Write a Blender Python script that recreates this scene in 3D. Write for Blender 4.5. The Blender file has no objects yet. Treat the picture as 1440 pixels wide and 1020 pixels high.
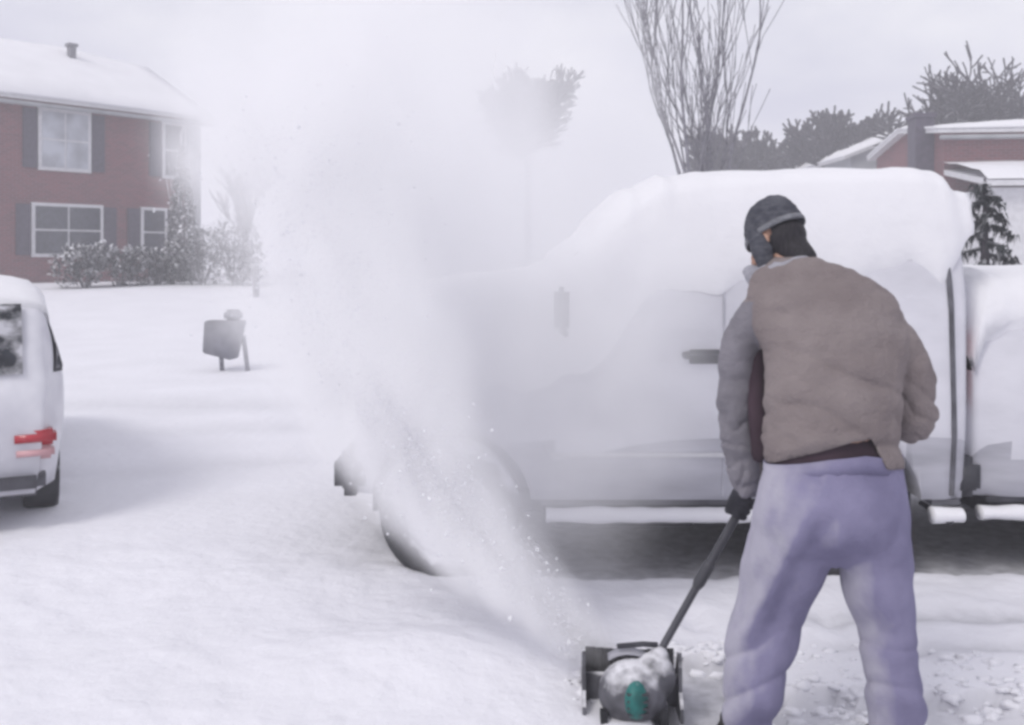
import bpy, bmesh, math, random
from mathutils import Vector, Matrix, noise
random.seed(7)
R = math.radians
S = bpy.context.scene
COL = S.collection
F = 1400.0; CX = 720.0; HY = 365.0; CH = 1.6      # focal length and horizon of the photograph in its own pixels

# ------------------------------------------------------------------ camera
cd = bpy.data.cameras.new('camera'); cam = bpy.data.objects.new('camera', cd); COL.objects.link(cam)
cam.location = (0, 0, CH); cam.rotation_euler = (R(90), 0, 0)
cd.sensor_width = 36; cd.lens = 36*F/1440; cd.shift_y = -(510-HY)/1440
cd.clip_start = .05; cd.clip_end = 3000
S.camera = cam
S.view_settings.view_transform = 'Standard'; S.view_settings.look = 'None'
S.view_settings.exposure = 0.2; S.view_settings.gamma = 1
S.cycles.volume_bounces = 8; S.cycles.max_bounces = 10; S.cycles.diffuse_bounces = 4
S.cycles.volume_step_rate = 1.0; S.cycles.volume_max_steps = 128
S.cycles.use_denoising = True
S.cycles.filter_width = 3.2
# ------------------------------------------------------------------ sky
SUN_EL, SUN_AZ = 46.0, -138.0     # azimuth measured from +Y towards +X : from the left, behind the camera
w = bpy.data.worlds.new("World"); S.world = w; w.use_nodes = True
nt = w.node_tree; N = nt.nodes; L = nt.links; N.clear()
out = N.new('ShaderNodeOutputWorld'); bg = N.new('ShaderNodeBackground'); bg.inputs['Strength'].default_value = .115
sky = N.new('ShaderNodeTexSky'); sky.sky_type = 'NISHITA'; sky.sun_disc = False
sky.sun_elevation = R(SUN_EL); sky.sun_rotation = R(SUN_AZ); sky.dust_density = 4; sky.air_density = 1.0
tc = N.new('ShaderNodeTexCoord'); mp = N.new('ShaderNodeMapping'); mp.inputs['Scale'].default_value = (1.5, 1.5, 4)
nz = N.new('ShaderNodeTexNoise'); nz.inputs['Scale'].default_value = 2.2; nz.inputs['Detail'].default_value = 5
cr = N.new('ShaderNodeValToRGB')
cr.color_ramp.elements[0].position = .35; cr.color_ramp.elements[0].color = (5.0, 4.95, 5.85, 1)
cr.color_ramp.elements[1].position = .68; cr.color_ramp.elements[1].color = (7.5, 7.4, 7.65, 1)
mx = N.new('ShaderNodeMix'); mx.data_type = 'RGBA'; mx.inputs[0].default_value = .9     # closed cloud deck over the sky
L.new(tc.outputs['Generated'], mp.inputs[0]); L.new(mp.outputs[0], nz.inputs['Vector']); L.new(nz.outputs[0], cr.inputs[0])
L.new(sky.outputs[0], mx.inputs[6]); L.new(cr.outputs[0], mx.inputs[7]); L.new(mx.outputs[2], bg.inputs[0]); L.new(bg.outputs[0], out.inputs[0])
# ------------------------------------------------------------------ sun behind cloud
sd = bpy.data.lights.new('sun', 'SUN'); sd.energy = 1.2; sd.angle = R(22); sd.color = (1, .97, .93)
sun = bpy.data.objects.new('sun', sd); COL.objects.link(sun)
az = R(SUN_AZ); el = R(SUN_EL)
sdir = Vector((math.sin(az)*math.cos(el), math.cos(az)*math.cos(el), math.sin(el)))
sun.rotation_euler = sdir.to_track_quat('Z', 'Y').to_euler()

# ================================================================== helpers
def W(px, py, Y): return Vector(((px-CX)/F*Y, Y, CH-(py-HY)/F*Y))
def sst(a, b, x):
    t = max(0, min(1, (x-a)/(b-a))); return t*t*(3-2*t)
def interp(tab, x):
    if x <= tab[0][0]: return tab[0][1]
    for (a, va), (b, vb) in zip(tab, tab[1:]):
        if x <= b:
            t = (x-a)/(b-a); t = t*t*(3-2*t) if False else t
            return va+(vb-va)*t
    return tab[-1][1]
def n3(x, y, z=0): return noise.noise(Vector((x, y, z)))
def fbm(x, y, z=0, o=4): return noise.fractal(Vector((x, y, z)), 1.0, 2.0, o)

def tag(o, label=None, cat=None, group=None, kind=None):
    if label: o['label'] = label
    if cat: o['category'] = cat
    if group: o['group'] = group
    if kind: o['kind'] = kind
    return o
def empty(name, loc, rz=0):
    o = bpy.data.objects.new(name, None); o.empty_display_size = .2; COL.objects.link(o)
    o.location = loc; o.rotation_euler = (0, 0, rz); return o
def obj(name, bm, mats, parent=None, smooth=True, local=False):
    """link bm as one mesh; bm is in world space unless local"""
    me = bpy.data.meshes.new(name); bm.normal_update(); bm.to_mesh(me); bm.free()
    if not isinstance(mats, (list, tuple)): mats = [mats]
    for m in mats: me.materials.append(m)
    if smooth:
        for p in me.polygons: p.use_smooth = True
    o = bpy.data.objects.new(name, me); COL.objects.link(o)
    if parent is not None:
        o.parent = parent
        if not local: o.matrix_parent_inverse = world(parent).inverted()
    return o
def world(o):
    m = Matrix.LocRotScale(o.location, o.rotation_euler, o.scale)
    if o.parent: return world(o.parent) @ o.matrix_parent_inverse @ m
    return m
def copy_tree(o, parent=None):
    c = o.copy(); COL.objects.link(c)
    if parent is not None: c.parent = parent
    for ch in [x for x in COL.objects if x.parent == o]: copy_tree(ch, c)
    return c

def add_box(bm, c, s, rz=0, bev=0, mat=0, M=None):
    b = bmesh.new(); bmesh.ops.create_cube(b, size=1)
    bmesh.ops.scale(b, vec=s, verts=b.verts)
    if bev: bmesh.ops.bevel(b, geom=b.edges[:], offset=bev, segments=2, affect='EDGES')
    T = Matrix.Translation(c) @ Matrix.Rotation(rz, 4, 'Z')
    if M is not None: T = M @ T
    bmesh.ops.transform(b, matrix=T, verts=b.verts); merge(bm, b, mat)
def merge(bm, b, mat=0):
    vs = {v: bm.verts.new(v.co) for v in b.verts}
    for f in b.faces:
        try: nf = bm.faces.new([vs[v] for v in f.verts]); nf.material_index = mat; nf.smooth = f.smooth
        except ValueError: pass
    b.free()
def frame_of(d):
    d = d.normalized(); a = Vector((0, 0, 1)) if abs(d.z) < .9 else Vector((1, 0, 0))
    u = d.cross(a).normalized(); return u, u.cross(d).normalized()
def add_tube(bm, pts, rad, n=8, cap=True, mat=0, prev=None):
    pts = [Vector(p) for p in pts]; rings = []
    u = None
    for i, p in enumerate(pts):
        d = (pts[min(i+1, len(pts)-1)]-pts[max(i-1, 0)])
        if u is None: d = d.normalized(); u, v = frame_of(d); v = d.cross(u)
        else:
            d = d.normalized(); u = (u-d*u.dot(d)).normalized()
            v = d.cross(u).normalized()
        r = rad[i] if isinstance(rad, (list, tuple)) else rad
        rings.append([bm.verts.new(p+(u*math.cos(2*math.pi*k/n)+v*math.sin(2*math.pi*k/n))*r) for k in range(n)])
    for a, b in zip(rings, rings[1:]):
        for k in range(n):
            f = bm.faces.new((a[k], a[(k+1) % n], b[(k+1) % n], b[k])); f.material_index = mat
    if cap:
        for rg in (rings[0], rings[-1]):
            try: f = bm.faces.new(rg); f.material_index = mat
            except ValueError: pass
def spline(pts, sub=5):
    pts = [Vector(p) for p in pts]; o = []
    for i in range(len(pts)-1):
        p0 = pts[max(i-1, 0)]; p1 = pts[i]; p2 = pts[i+1]; p3 = pts[min(i+2, len(pts)-1)]
        for k in range(sub):
            t = k/sub
            o.append(.5*((2*p1)+(p2-p0)*t+(2*p0-5*p1+4*p2-p3)*t*t+(3*p1-p0-3*p2+p3)*t**3))
    o.append(pts[-1]); return o
def add_limb(bm, nodes, n=20, sub=5):
    """nodes: (Vector, radius) -> a smooth tapering limb with rounded ends"""
    q = [Vector((*p, r)) if False else (Vector(p), r) for p, r in nodes]
    P = spline([p for p, r in q], sub); rr = []
    for i in range(len(q)-1):
        for k in range(sub):
            t = k/sub; t = t*t*(3-2*t); rr.append(q[i][1]*(1-t)+q[i+1][1]*t)
    rr.append(q[-1][1])
    d0 = (P[0]-P[1]).normalized(); d1 = (P[-1]-P[-2]).normalized(); r0 = rr[0]; r1 = rr[-1]
    P = [P[0]+d0*r0*.95, P[0]+d0*r0*.6]+P+[P[-1]+d1*r1*.6, P[-1]+d1*r1*.95]
    rr = [r0*.3, r0*.8]+rr+[r1*.8, r1*.3]
    add_tube(bm, P, rr, n)
def add_rings(bm, rings, n=32, cap=True, ax=(Vector((1,0,0)), Vector((0,1,0)))):
    """rings: (centre, half width, half depth)"""
    rs = []
    for c, a, b in rings:
        rs.append([bm.verts.new(c+ax[0]*a*math.cos(2*math.pi*k/n)+ax[1]*b*math.sin(2*math.pi*k/n)) for k in range(n)])
    for p, q in zip(rs, rs[1:]):
        for k in range(n): bm.faces.new((p[k], p[(k+1) % n], q[(k+1) % n], q[k]))
    if cap: bm.faces.new(rs[0]); bm.faces.new(rs[-1])
def ringspline(rows, sub=4):
    """rows: tuples of numbers, smoothly interpolated"""
    o = []; m = len(rows[0])
    for i in range(len(rows)-1):
        p0 = rows[max(i-1, 0)]; p1 = rows[i]; p2 = rows[i+1]; p3 = rows[min(i+2, len(rows)-1)]
        for k in range(sub):
            t = k/sub
            o.append(tuple(.5*((2*p1[j])+(p2[j]-p0[j])*t+(2*p0[j]-5*p1[j]+4*p2[j]-p3[j])*t*t+(3*p1[j]-p0[j]-3*p2[j]+p3[j])*t**3) for j in range(m)))
    o.append(tuple(rows[-1])); return o
def add_ball(bm, c, r, sub=2, M=None, mat=0, rough=0, seed=0):
    b = bmesh.new(); bmesh.ops.create_icosphere(b, subdivisions=sub, radius=1)
    if rough:
        for v in b.verts: v.co *= 1+rough*n3(v.co.x*2+seed, v.co.y*2, v.co.z*2)
    s = r if isinstance(r, (tuple, list, Vector)) else (r, r, r)
    bmesh.ops.scale(b, vec=s, verts=b.verts)
    T = Matrix.Translation(c)
    if M is not None: T = T @ M
    bmesh.ops.transform(b, matrix=T, verts=b.verts); merge(bm, b, mat)
def remesh(bm, vox=.008, smooth=4):
    me = bpy.data.meshes.new('t'); bmesh.ops.recalc_face_normals(bm, faces=bm.faces); bm.to_mesh(me); bm.free()
    o = bpy.data.objects.new('t', me); COL.objects.link(o)
    m = o.modifiers.new('r', 'REMESH'); m.mode = 'VOXEL'; m.voxel_size = vox
    s = o.modifiers.new('s', 'SMOOTH'); s.iterations = smooth; s.factor = .5
    dg = bpy.context.evaluated_depsgraph_get()
    b = bmesh.new(); ev = o.evaluated_get(dg); b.from_mesh(ev.to_mesh()); ev.to_mesh_clear()
    bpy.data.objects.remove(o); bpy.data.meshes.remove(me); b.normal_update(); return b

# ================================================================== materials
def mat(name, col, rough=.8, metal=0, noise_amt=0, nscale=8, col2=None, bump=0, bscale=40, snow=0, snow_lo=.25, snow_hi=.6,
        stretch=(1, 1, 1), spec=.3, sss=0, coat=0, snown=9, emit=None):
    m = bpy.data.materials.new(name); m.use_nodes = True; t = m.node_tree; N = t.nodes; L = t.links
    p = N['Principled BSDF']; p.inputs['Roughness'].default_value = rough; p.inputs['Metallic'].default_value = metal
    p.inputs['Specular IOR Level'].default_value = spec; p.inputs['Coat Weight'].default_value = coat
    tc = N.new('ShaderNodeTexCoord'); mp = N.new('ShaderNodeMapping'); mp.inputs['Scale'].default_value = stretch
    geo = N.new('ShaderNodeNewGeometry'); L.new(geo.outputs['Position'], mp.inputs[0])
    n1 = N.new('ShaderNodeTexNoise'); n1.inputs['Scale'].default_value = nscale; n1.inputs['Detail'].default_value = 6
    L.new(mp.outputs[0], n1.inputs['Vector'])
    rgb = N.new('ShaderNodeMix'); rgb.data_type = 'RGBA'
    c2 = col2 if col2 else tuple(min(1, c*(1+noise_amt)) for c in col)
    c1 = col if col2 else tuple(c*(1-noise_amt) for c in col)
    rgb.inputs[6].default_value = (*c1, 1); rgb.inputs[7].default_value = (*c2, 1)
    rp = N.new('ShaderNodeMapRange'); rp.inputs[1].default_value = .35; rp.inputs[2].default_value = .65
    L.new(n1.outputs[0], rp.inputs[0]); L.new(rp.outputs[0], rgb.inputs[0])
    c = rgb.outputs[2]
    if snow:      # snow lying on faces that look up, broken by noise
        sp = N.new('ShaderNodeSeparateXYZ'); L.new(geo.outputs['Normal'], sp.inputs[0])
        n2 = N.new('ShaderNodeTexNoise'); n2.inputs['Scale'].default_value = snown; L.new(geo.outputs['Position'], n2.inputs['Vector'])
        ad = N.new('ShaderNodeMath'); ad.operation = 'MULTIPLY_ADD'; ad.inputs[1].default_value = 1.2; ad.inputs[2].default_value = -.6
        L.new(n2.outputs[0], ad.inputs[0])
        a2 = N.new('ShaderNodeMath'); L.new(sp.outputs[2], a2.inputs[0]); L.new(ad.outputs[0], a2.inputs[1])
        mr = N.new('ShaderNodeMapRange'); mr.inputs[1].default_value = snow_lo; mr.inputs[2].default_value = snow_hi; mr.inputs[4].default_value = snow
        L.new(a2.outputs[0], mr.inputs[0])
        m2 = N.new('ShaderNodeMix'); m2.data_type = 'RGBA'; m2.inputs[7].default_value = (.82, .82, .86, 1)
        L.new(mr.outputs[0], m2.inputs[0]); L.new(c, m2.inputs[6]); c = m2.outputs[2]
    L.new(c, p.inputs['Base Color'])
    if bump:
        n4 = N.new('ShaderNodeTexNoise'); n4.inputs['Scale'].default_value = bscale; n4.inputs['Detail'].default_value = 5
        L.new(mp.outputs[0], n4.inputs['Vector'])
        b = N.new('ShaderNodeBump'); b.inputs['Strength'].default_value = min(1, bump); b.inputs['Distance'].default_value = .02*bump
        L.new(n4.outputs[0], b.inputs['Height']); L.new(b.outputs[0], p.inputs['Normal'])
    return m
M = {}
M['snow'] = mat('snow', (.80, .80, .84), .75, noise_amt=.02, nscale=1.2, bump=.7, bscale=9)
M['roofsnow'] = mat('roof_snow', (.77, .77, .80), .8, noise_amt=.03, nscale=1, bump=.8, bscale=7)
M['vanpaint'] = mat('van_paint_with_frozen_snow', (.56, .56, .605), .5, col2=(.70, .70, .75), nscale=1.9, bump=.7, bscale=4.5, stretch=(.8, 1, 1.6))
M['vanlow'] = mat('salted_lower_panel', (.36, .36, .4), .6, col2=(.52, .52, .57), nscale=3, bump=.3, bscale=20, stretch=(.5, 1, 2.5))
M['rubber'] = mat('black_rubber', (.03, .03, .035), .7, noise_amt=.3, bump=.4, bscale=60)
M['underside'] = mat('dark_underbody', (.05, .05, .06), .8, noise_amt=.4, nscale=9)
M['darkplastic'] = mat('dark_plastic', (.055, .055, .065), .5, noise_amt=.2, nscale=12)
M['trim'] = mat('weathered_black_trim', (.10, .10, .115), .6, noise_amt=.3, nscale=10)
M['rim'] = mat('steel_wheel', (.35, .35, .38), .4, metal=.7, noise_amt=.2, snow=.9, snow_lo=-.1, snow_hi=.3)
M['tyre'] = mat('tyre_rubber_with_snow', (.045, .045, .05), .8, noise_amt=.3, snow=.9, snow_lo=.2, snow_hi=.5)
M['glass'] = mat('dark_window_glass', (.05, .055, .07), .15, noise_amt=.3, spec=.6)
M['curtain'] = mat('window_with_pale_curtain', (.42, .44, .48), .3, noise_amt=.25, nscale=1.5)
M['brick'] = None
M['white'] = mat('white_painted_wood', (.62, .62, .64), .6, noise_amt=.08)
M['greysiding'] = mat('grey_siding', (.33, .34, .36), .8, noise_amt=.12, nscale=2)
M['shutter'] = mat('dark_shutter', (.07, .06, .085), .6, noise_amt=.2)
M['bark'] = mat('frosted_bark', (.085, .08, .09), .9, noise_amt=.4, nscale=10, snow=.95, snow_lo=.3, snow_hi=.7, snown=4)
M['darkbark'] = mat('dark_bark', (.06, .055, .065), .9, noise_amt=.3, nscale=8, snow=.6, snow_lo=.7, snow_hi=1.2, snown=3)
M['treebark'] = mat('grey_bark', (.20, .195, .22), .9, noise_amt=.3, nscale=8, snow=.8, snow_lo=.5, snow_hi=1.0, snown=3)
M['paledbark'] = mat('pale_frosted_bark', (.13, .13, .15), .9, noise_amt=.4, nscale=10, snow=.9, snow_lo=.3, snow_hi=.7)
M['needle'] = mat('evergreen_needles', (.035, .042, .045), .8, noise_amt=.4, nscale=3, snow=.9, snow_lo=.5, snow_hi=1.0, snown=2.2)
M['needle2'] = mat('snowy_evergreen_needles', (.06, .065, .07), .8, noise_amt=.4, nscale=3, snow=.95, snow_lo=.35, snow_hi=.95, snown=1.6)
M['post'] = mat('weathered_post', (.2, .2, .22), .8, noise_amt=.2)
M['greybox'] = mat('grey_painted_box', (.27, .27, .30), .6, noise_amt=.12, nscale=6)
M['red'] = mat('red_lamp_lens', (.42, .02, .035), .2, noise_amt=.1, spec=.6)
M['pinklens'] = mat('pale_red_lamp_lens', (.62, .36, .38), .3, noise_amt=.1)
M['headlamp'] = mat('clear_lamp_lens', (.55, .56, .6), .15, noise_amt=.1, spec=.6)
M['jacket'] = mat('brown_jacket_cloth', (.195, .165, .165), .95, col2=(.245, .212, .210), nscale=6, bump=.6, bscale=80, spec=.1)
M['sleeve'] = mat('grey_sleeve_cloth', (.165, .158, .178), .95, col2=(.22, .21, .235), nscale=6, bump=.5, bscale=90, spec=.1)
M['shirt_and_armpit_shade'] = mat('dark_undershirt_and_armpit_shade', (.05, .032, .042), .95, noise_amt=.2, spec=.1)
M['trousers'] = None
M['glove'] = mat('black_glove', (.022, .022, .03), .8, noise_amt=.3, bump=.4, bscale=80)
M['boot'] = mat('dark_boot', (.04, .035, .035), .7, noise_amt=.3)
M['hat'] = mat('grey_knit_hat', (.075, .078, .1), .95, col2=(.15, .155, .18), nscale=24, bump=1, bscale=110, stretch=(1, 1, 2.2), spec=.1)
M['hatband'] = mat('pale_knit_hat_band', (.24, .245, .27), .95, noise_amt=.2, nscale=40, bump=1, bscale=110, spec=.1)
M['hair'] = mat('dark_hair', (.02, .018, .022), .7, noise_amt=.4, nscale=60, stretch=(3, 3, .4))
M['skin'] = mat('skin', (.45, .27, .2), .6, noise_amt=.05)
M['collar'] = mat('grey_fleece_collar', (.33, .33, .37), .95, noise_amt=.12, nscale=20, bump=.6, bscale=70)
M['teal'] = mat('teal_plastic', (.014, .125, .115), .45, noise_amt=.3, nscale=25, snow=.5, snow_lo=.8, snow_hi=1.3, snown=45)
M['grip'] = mat('black_shaft', (.05, .05, .058), .5, noise_amt=.2)
M['housing'] = mat('snow_dusted_dark_plastic', (.10, .10, .115), .5, noise_amt=.4, nscale=15, snow=.85, snow_lo=.35, snow_hi=.95, snown=22)
M['steel'] = mat('grey_steel_tube', (.09, .09, .105), .45, metal=.3, noise_amt=.2)
M['guard'] = mat('pale_plastic_guard', (.34, .34, .38), .5, noise_amt=.1)
M['carpaint'] = mat('silver_car_paint_with_snow', (.55, .55, .6), .4, col2=(.74, .74, .78), nscale=3, bump=.2, bscale=9)

def brick_mat(name, c1, c2, mortar, scale):
    m = bpy.data.materials.new(name); m.use_nodes = True; t = m.node_tree; N = t.nodes; L = t.links; p = N['Principled BSDF']
    p.inputs['Roughness'].default_value = .9
    geo = N.new('ShaderNodeTexCoord'); b = N.new('ShaderNodeTexBrick'); sx = N.new('ShaderNodeSeparateXYZ'); cb = N.new('ShaderNodeCombineXYZ')
    L.new(geo.outputs['Object'], sx.inputs[0]); ad = N.new('ShaderNodeMath'); L.new(sx.outputs[0], ad.inputs[0]); L.new(sx.outputs[1], ad.inputs[1])
    L.new(ad.outputs[0], cb.inputs[0]); L.new(sx.outputs[2], cb.inputs[1]); L.new(cb.outputs[0], b.inputs['Vector'])
    b.inputs['Scale'].default_value = scale; b.inputs['Color1'].default_value = (*c1, 1); b.inputs['Color2'].default_value = (*c2, 1)
    b.inputs['Mortar'].default_value = (*mortar, 1); b.inputs['Brick Width'].default_value = .23; b.inputs['Row Height'].default_value = .075
    b.inputs['Mortar Size'].default_value = .008
    L.new(b.outputs[0], p.inputs['Base Color']); return m
M['brick'] = brick_mat('red_brick', (.20, .055, .066), (.13, .042, .052), (.20, .16, .16), 1)

def trouser_mat():
    m = mat('lavender_sweat_fabric', (.175, .165, .265), .95, col2=(.235, .222, .34), nscale=7, bump=.35, bscale=80, spec=.1)
    t = m.node_tree; N = t.nodes; L = t.links; p = N['Principled BSDF']
    src = p.inputs['Base Color'].links[0].from_socket
    # paler grey tone on faces turned to the left, broken up by noise
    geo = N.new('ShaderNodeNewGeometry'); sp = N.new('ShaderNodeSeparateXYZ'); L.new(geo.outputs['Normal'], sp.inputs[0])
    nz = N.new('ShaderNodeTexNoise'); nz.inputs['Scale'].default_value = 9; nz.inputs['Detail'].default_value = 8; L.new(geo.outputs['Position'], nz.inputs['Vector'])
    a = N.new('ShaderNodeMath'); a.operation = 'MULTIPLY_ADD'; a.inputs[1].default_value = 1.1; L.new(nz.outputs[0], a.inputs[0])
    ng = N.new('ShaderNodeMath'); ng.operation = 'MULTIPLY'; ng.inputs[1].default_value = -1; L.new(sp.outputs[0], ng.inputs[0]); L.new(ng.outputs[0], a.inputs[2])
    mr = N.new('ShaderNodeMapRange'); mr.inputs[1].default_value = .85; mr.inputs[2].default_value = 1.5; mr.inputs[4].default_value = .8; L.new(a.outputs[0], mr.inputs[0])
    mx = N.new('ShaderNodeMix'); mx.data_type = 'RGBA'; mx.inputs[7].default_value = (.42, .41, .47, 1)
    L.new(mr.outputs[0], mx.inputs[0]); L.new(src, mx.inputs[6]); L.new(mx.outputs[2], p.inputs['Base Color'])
    return m
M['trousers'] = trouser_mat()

def glass_snow(name, lo, hi, scale, stretch, rot=0):
    """window glass with snow sticking to it"""
    m = mat(name, (.05, .055, .07), .2, noise_amt=.3); t = m.node_tree; N = t.nodes; L = t.links; p = N['Principled BSDF']
    src = p.inputs['Base Color'].links[0].from_socket
    geo = N.new('ShaderNodeNewGeometry'); mp = N.new('ShaderNodeMapping'); mp.inputs['Scale'].default_value = stretch; mp.inputs['Rotation'].default_value = (0, rot, 0)
    nz = N.new('ShaderNodeTexNoise'); nz.inputs['Scale'].default_value = scale; nz.inputs['Detail'].default_value = 5
    L.new(geo.outputs['Position'], mp.inputs[0]); L.new(mp.outputs[0], nz.inputs['Vector'])
    mr = N.new('ShaderNodeMapRange'); mr.inputs[1].default_value = lo; mr.inputs[2].default_value = hi; L.new(nz.outputs[0], mr.inputs[0])
    mx = N.new('ShaderNodeMix'); mx.data_type = 'RGBA'; mx.inputs[7].default_value = (.80, .80, .85, 1)
    L.new(mr.outputs[0], mx.inputs[0]); L.new(src, mx.inputs[6]); L.new(mx.outputs[2], p.inputs['Base Color'])
    p.inputs['Roughness'].default_value = .6
    return m
M['glass_covered'] = glass_snow('glass_under_frozen_snow', -1.2, .40, 2.6, (1, 1, 1.6))
M['glass_streaked'] = glass_snow('glass_with_snow_streaks', .47, .60, 4, (2.6, 1, .7), .6)
M['glass_patchy'] = glass_snow('glass_with_snow_patches', .42, .58, 6, (1, 1, 1.4), .3)

# ================================================================== ground
def base_h(x, y):
    return .85*sst(15, 28, y)+.25*sst(30, 90, y)*sst(0, 20, abs(x)) + .35*sst(60, 250, y)
def cleared(x, y):
    """1 where the blower has scraped the drive"""
    lim = 3.84+.10*n3(x*5, 3.1)+.05*n3(x*17, 9)
    if x > .86: lim = 3.57+.06*n3(x*6, 1)+.05*n3(x*19, 4)
    c = sst(.05, -.02, y-lim) if False else (1-sst(lim-.03, lim+.04, y))
    c *= sst(.42+.05*n3(y*6, 7), .52, x)*(1-sst(1.75, 1.95, x+.1*n3(y*5, 2)))
    return c
def under_van(x, y):  # bare asphalt below the vehicles; its dark tone also paints their shade
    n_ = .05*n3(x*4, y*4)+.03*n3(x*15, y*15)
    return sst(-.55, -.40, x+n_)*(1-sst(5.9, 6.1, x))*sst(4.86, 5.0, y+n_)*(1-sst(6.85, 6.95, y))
def steps(x, y):
    d = 0     # footprints the person has left beside the strip, and a few crossing the drive
    for fx, fy in ((1.42, 3.72), (1.62, 3.98), (1.38, 4.22), (1.66, 4.5), (.30, 4.0), (.05, 4.25), (.28, 4.55), (1.0, 3.95), (.78, 4.3)):
        q = ((x-fx)/.055)**2+((y-fy)/.13)**2
        if q < 6: d = max(d, math.exp(-q*q*.5))
    return d
def rut(x, y):
    r = 0
    for y0, wd, a in ((4.33, .085, 1.0), (3.99, .06, .75)):
        d = (y-y0-.03*n3(x*1.2, y0))/wd
        r = max(r, a*math.exp(-d*d)*sst(1.05, 1.5, x+.15*n3(x*7, y*3)))
    for y0, wd in ((9.3, .25), (11.0, .3), (7.6, .2)):        # car tracks on the road side
        d = (y-y0-.25*n3(x*.3, y0)-.1*x)/wd
        r = max(r, .5*math.exp(-d*d)*(1-sst(-2.2, -.8, x)))
    return r
def gh(x, y):
    z = base_h(x, y)
    c = max(cleared(x, y), under_van(x, y))
    d = .055+.018*fbm(x*1.3, y*1.3)+.010*fbm(x*6, y*6, 3, 3)*(1 if y < 20 else 0)+.05*fbm(x*.25, y*.25, 8, 3)*sst(5, 12, y)
    d += .07*math.exp(-((cleared(x, y)-.5)/.3)**2)*(.6+.5*n3(x*9, y*9))*(1 if .3 < x < 2.2 and y < 4.2 else 0)
    # loose snow fallen from the plume, left of the machine
    d += .10*math.exp(-((x+.35)/.55)**2-((y-3.8)/.35)**2)
    # bank along the far side of the road
    d += .22*math.exp(-((y-15.2-.5*n3(x*.4, 5))/.9)**2)*(.7+.5*n3(x*.9, 1))*(1-sst(-1, 2, x))
    d -= .035*rut(x, y)+.032*steps(x, y)
    return z+d*(1-c)+.006*fbm(x*11, y*11, 5, 3)*c
def axis(lo, hi, f0, f1, fine):
    a = []; x = f0
    while x <= f1: a.append(x); x += fine
    s = fine; x = a[-1]
    while x < hi: s *= 1.17; x += s; a.append(x)
    s = fine; x = a[0]; b = []
    while x > lo: s *= 1.17; x -= s; b.append(x)
    return b[::-1]+a
xs = axis(-900, 900, -2.6, 2.6, .03); ys = axis(-60, 1500, 3.1, 5.2, .026)
bm = bmesh.new(); lay = bm.verts.layers.float.new('scraped')
G = []
for y in ys:
    row = []
    for x in xs:
        v = bm.verts.new((x, y, gh(x, y))); v[lay] = max(cleared(x, y)*(1-.5*sst(.8, 1.0, x)), .62*rut(x, y), under_van(x, y)*(.95+.35*n3(x*3, y*5, 3))); row.append(v)  # mask also carries ruts and the darkened ground under the vehicles
    G.append(row)
for j in range(len(ys)-1):
    for i in range(len(xs)-1): bm.faces.new((G[j][i], G[j][i+1], G[j+1][i+1], G[j+1][i]))
gm = mat('fallen_snow_and_scraped_asphalt', (.77, .77, .815), .8, noise_amt=.025, nscale=1.3, bump=.8, bscale=14)
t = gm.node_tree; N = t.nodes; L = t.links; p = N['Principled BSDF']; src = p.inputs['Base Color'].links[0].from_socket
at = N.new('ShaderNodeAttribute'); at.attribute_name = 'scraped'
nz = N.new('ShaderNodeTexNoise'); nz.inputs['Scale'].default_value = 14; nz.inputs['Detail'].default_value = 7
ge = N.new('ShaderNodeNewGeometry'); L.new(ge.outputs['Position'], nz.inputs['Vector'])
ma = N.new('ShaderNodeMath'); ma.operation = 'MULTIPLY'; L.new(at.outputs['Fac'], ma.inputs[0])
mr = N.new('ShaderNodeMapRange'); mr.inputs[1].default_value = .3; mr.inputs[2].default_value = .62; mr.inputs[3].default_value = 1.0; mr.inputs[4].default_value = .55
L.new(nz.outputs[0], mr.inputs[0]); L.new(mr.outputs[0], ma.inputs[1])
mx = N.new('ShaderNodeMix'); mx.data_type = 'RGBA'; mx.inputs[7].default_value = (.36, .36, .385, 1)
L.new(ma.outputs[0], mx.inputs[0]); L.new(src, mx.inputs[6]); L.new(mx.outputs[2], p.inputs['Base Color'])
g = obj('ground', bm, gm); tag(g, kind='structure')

# clods of snow turned over along the edge of the scraped strip
bm = bmesh.new(); rnd = random.Random(3)
for i in range(380):
    x = rnd.uniform(.2, 1.95); y = rnd.choice((3.6, 3.62, 3.86, 3.5))+rnd.gauss(0, .07)
    if .5 < x < .85: y = 3.9+rnd.gauss(0, .05)
    r = min(.030, abs(rnd.gauss(.004, .009))+.003)
    add_ball(bm, (x, y, gh(x, y)+r*.05), (r*1.5, r*1.1, r*.7), 2, rough=.9, seed=i)
tag(obj('snow_clods', bm, M['snow']), 'small loose clods of snow along the scraped strip at the feet of the person', 'snow', kind='stuff')

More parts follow.
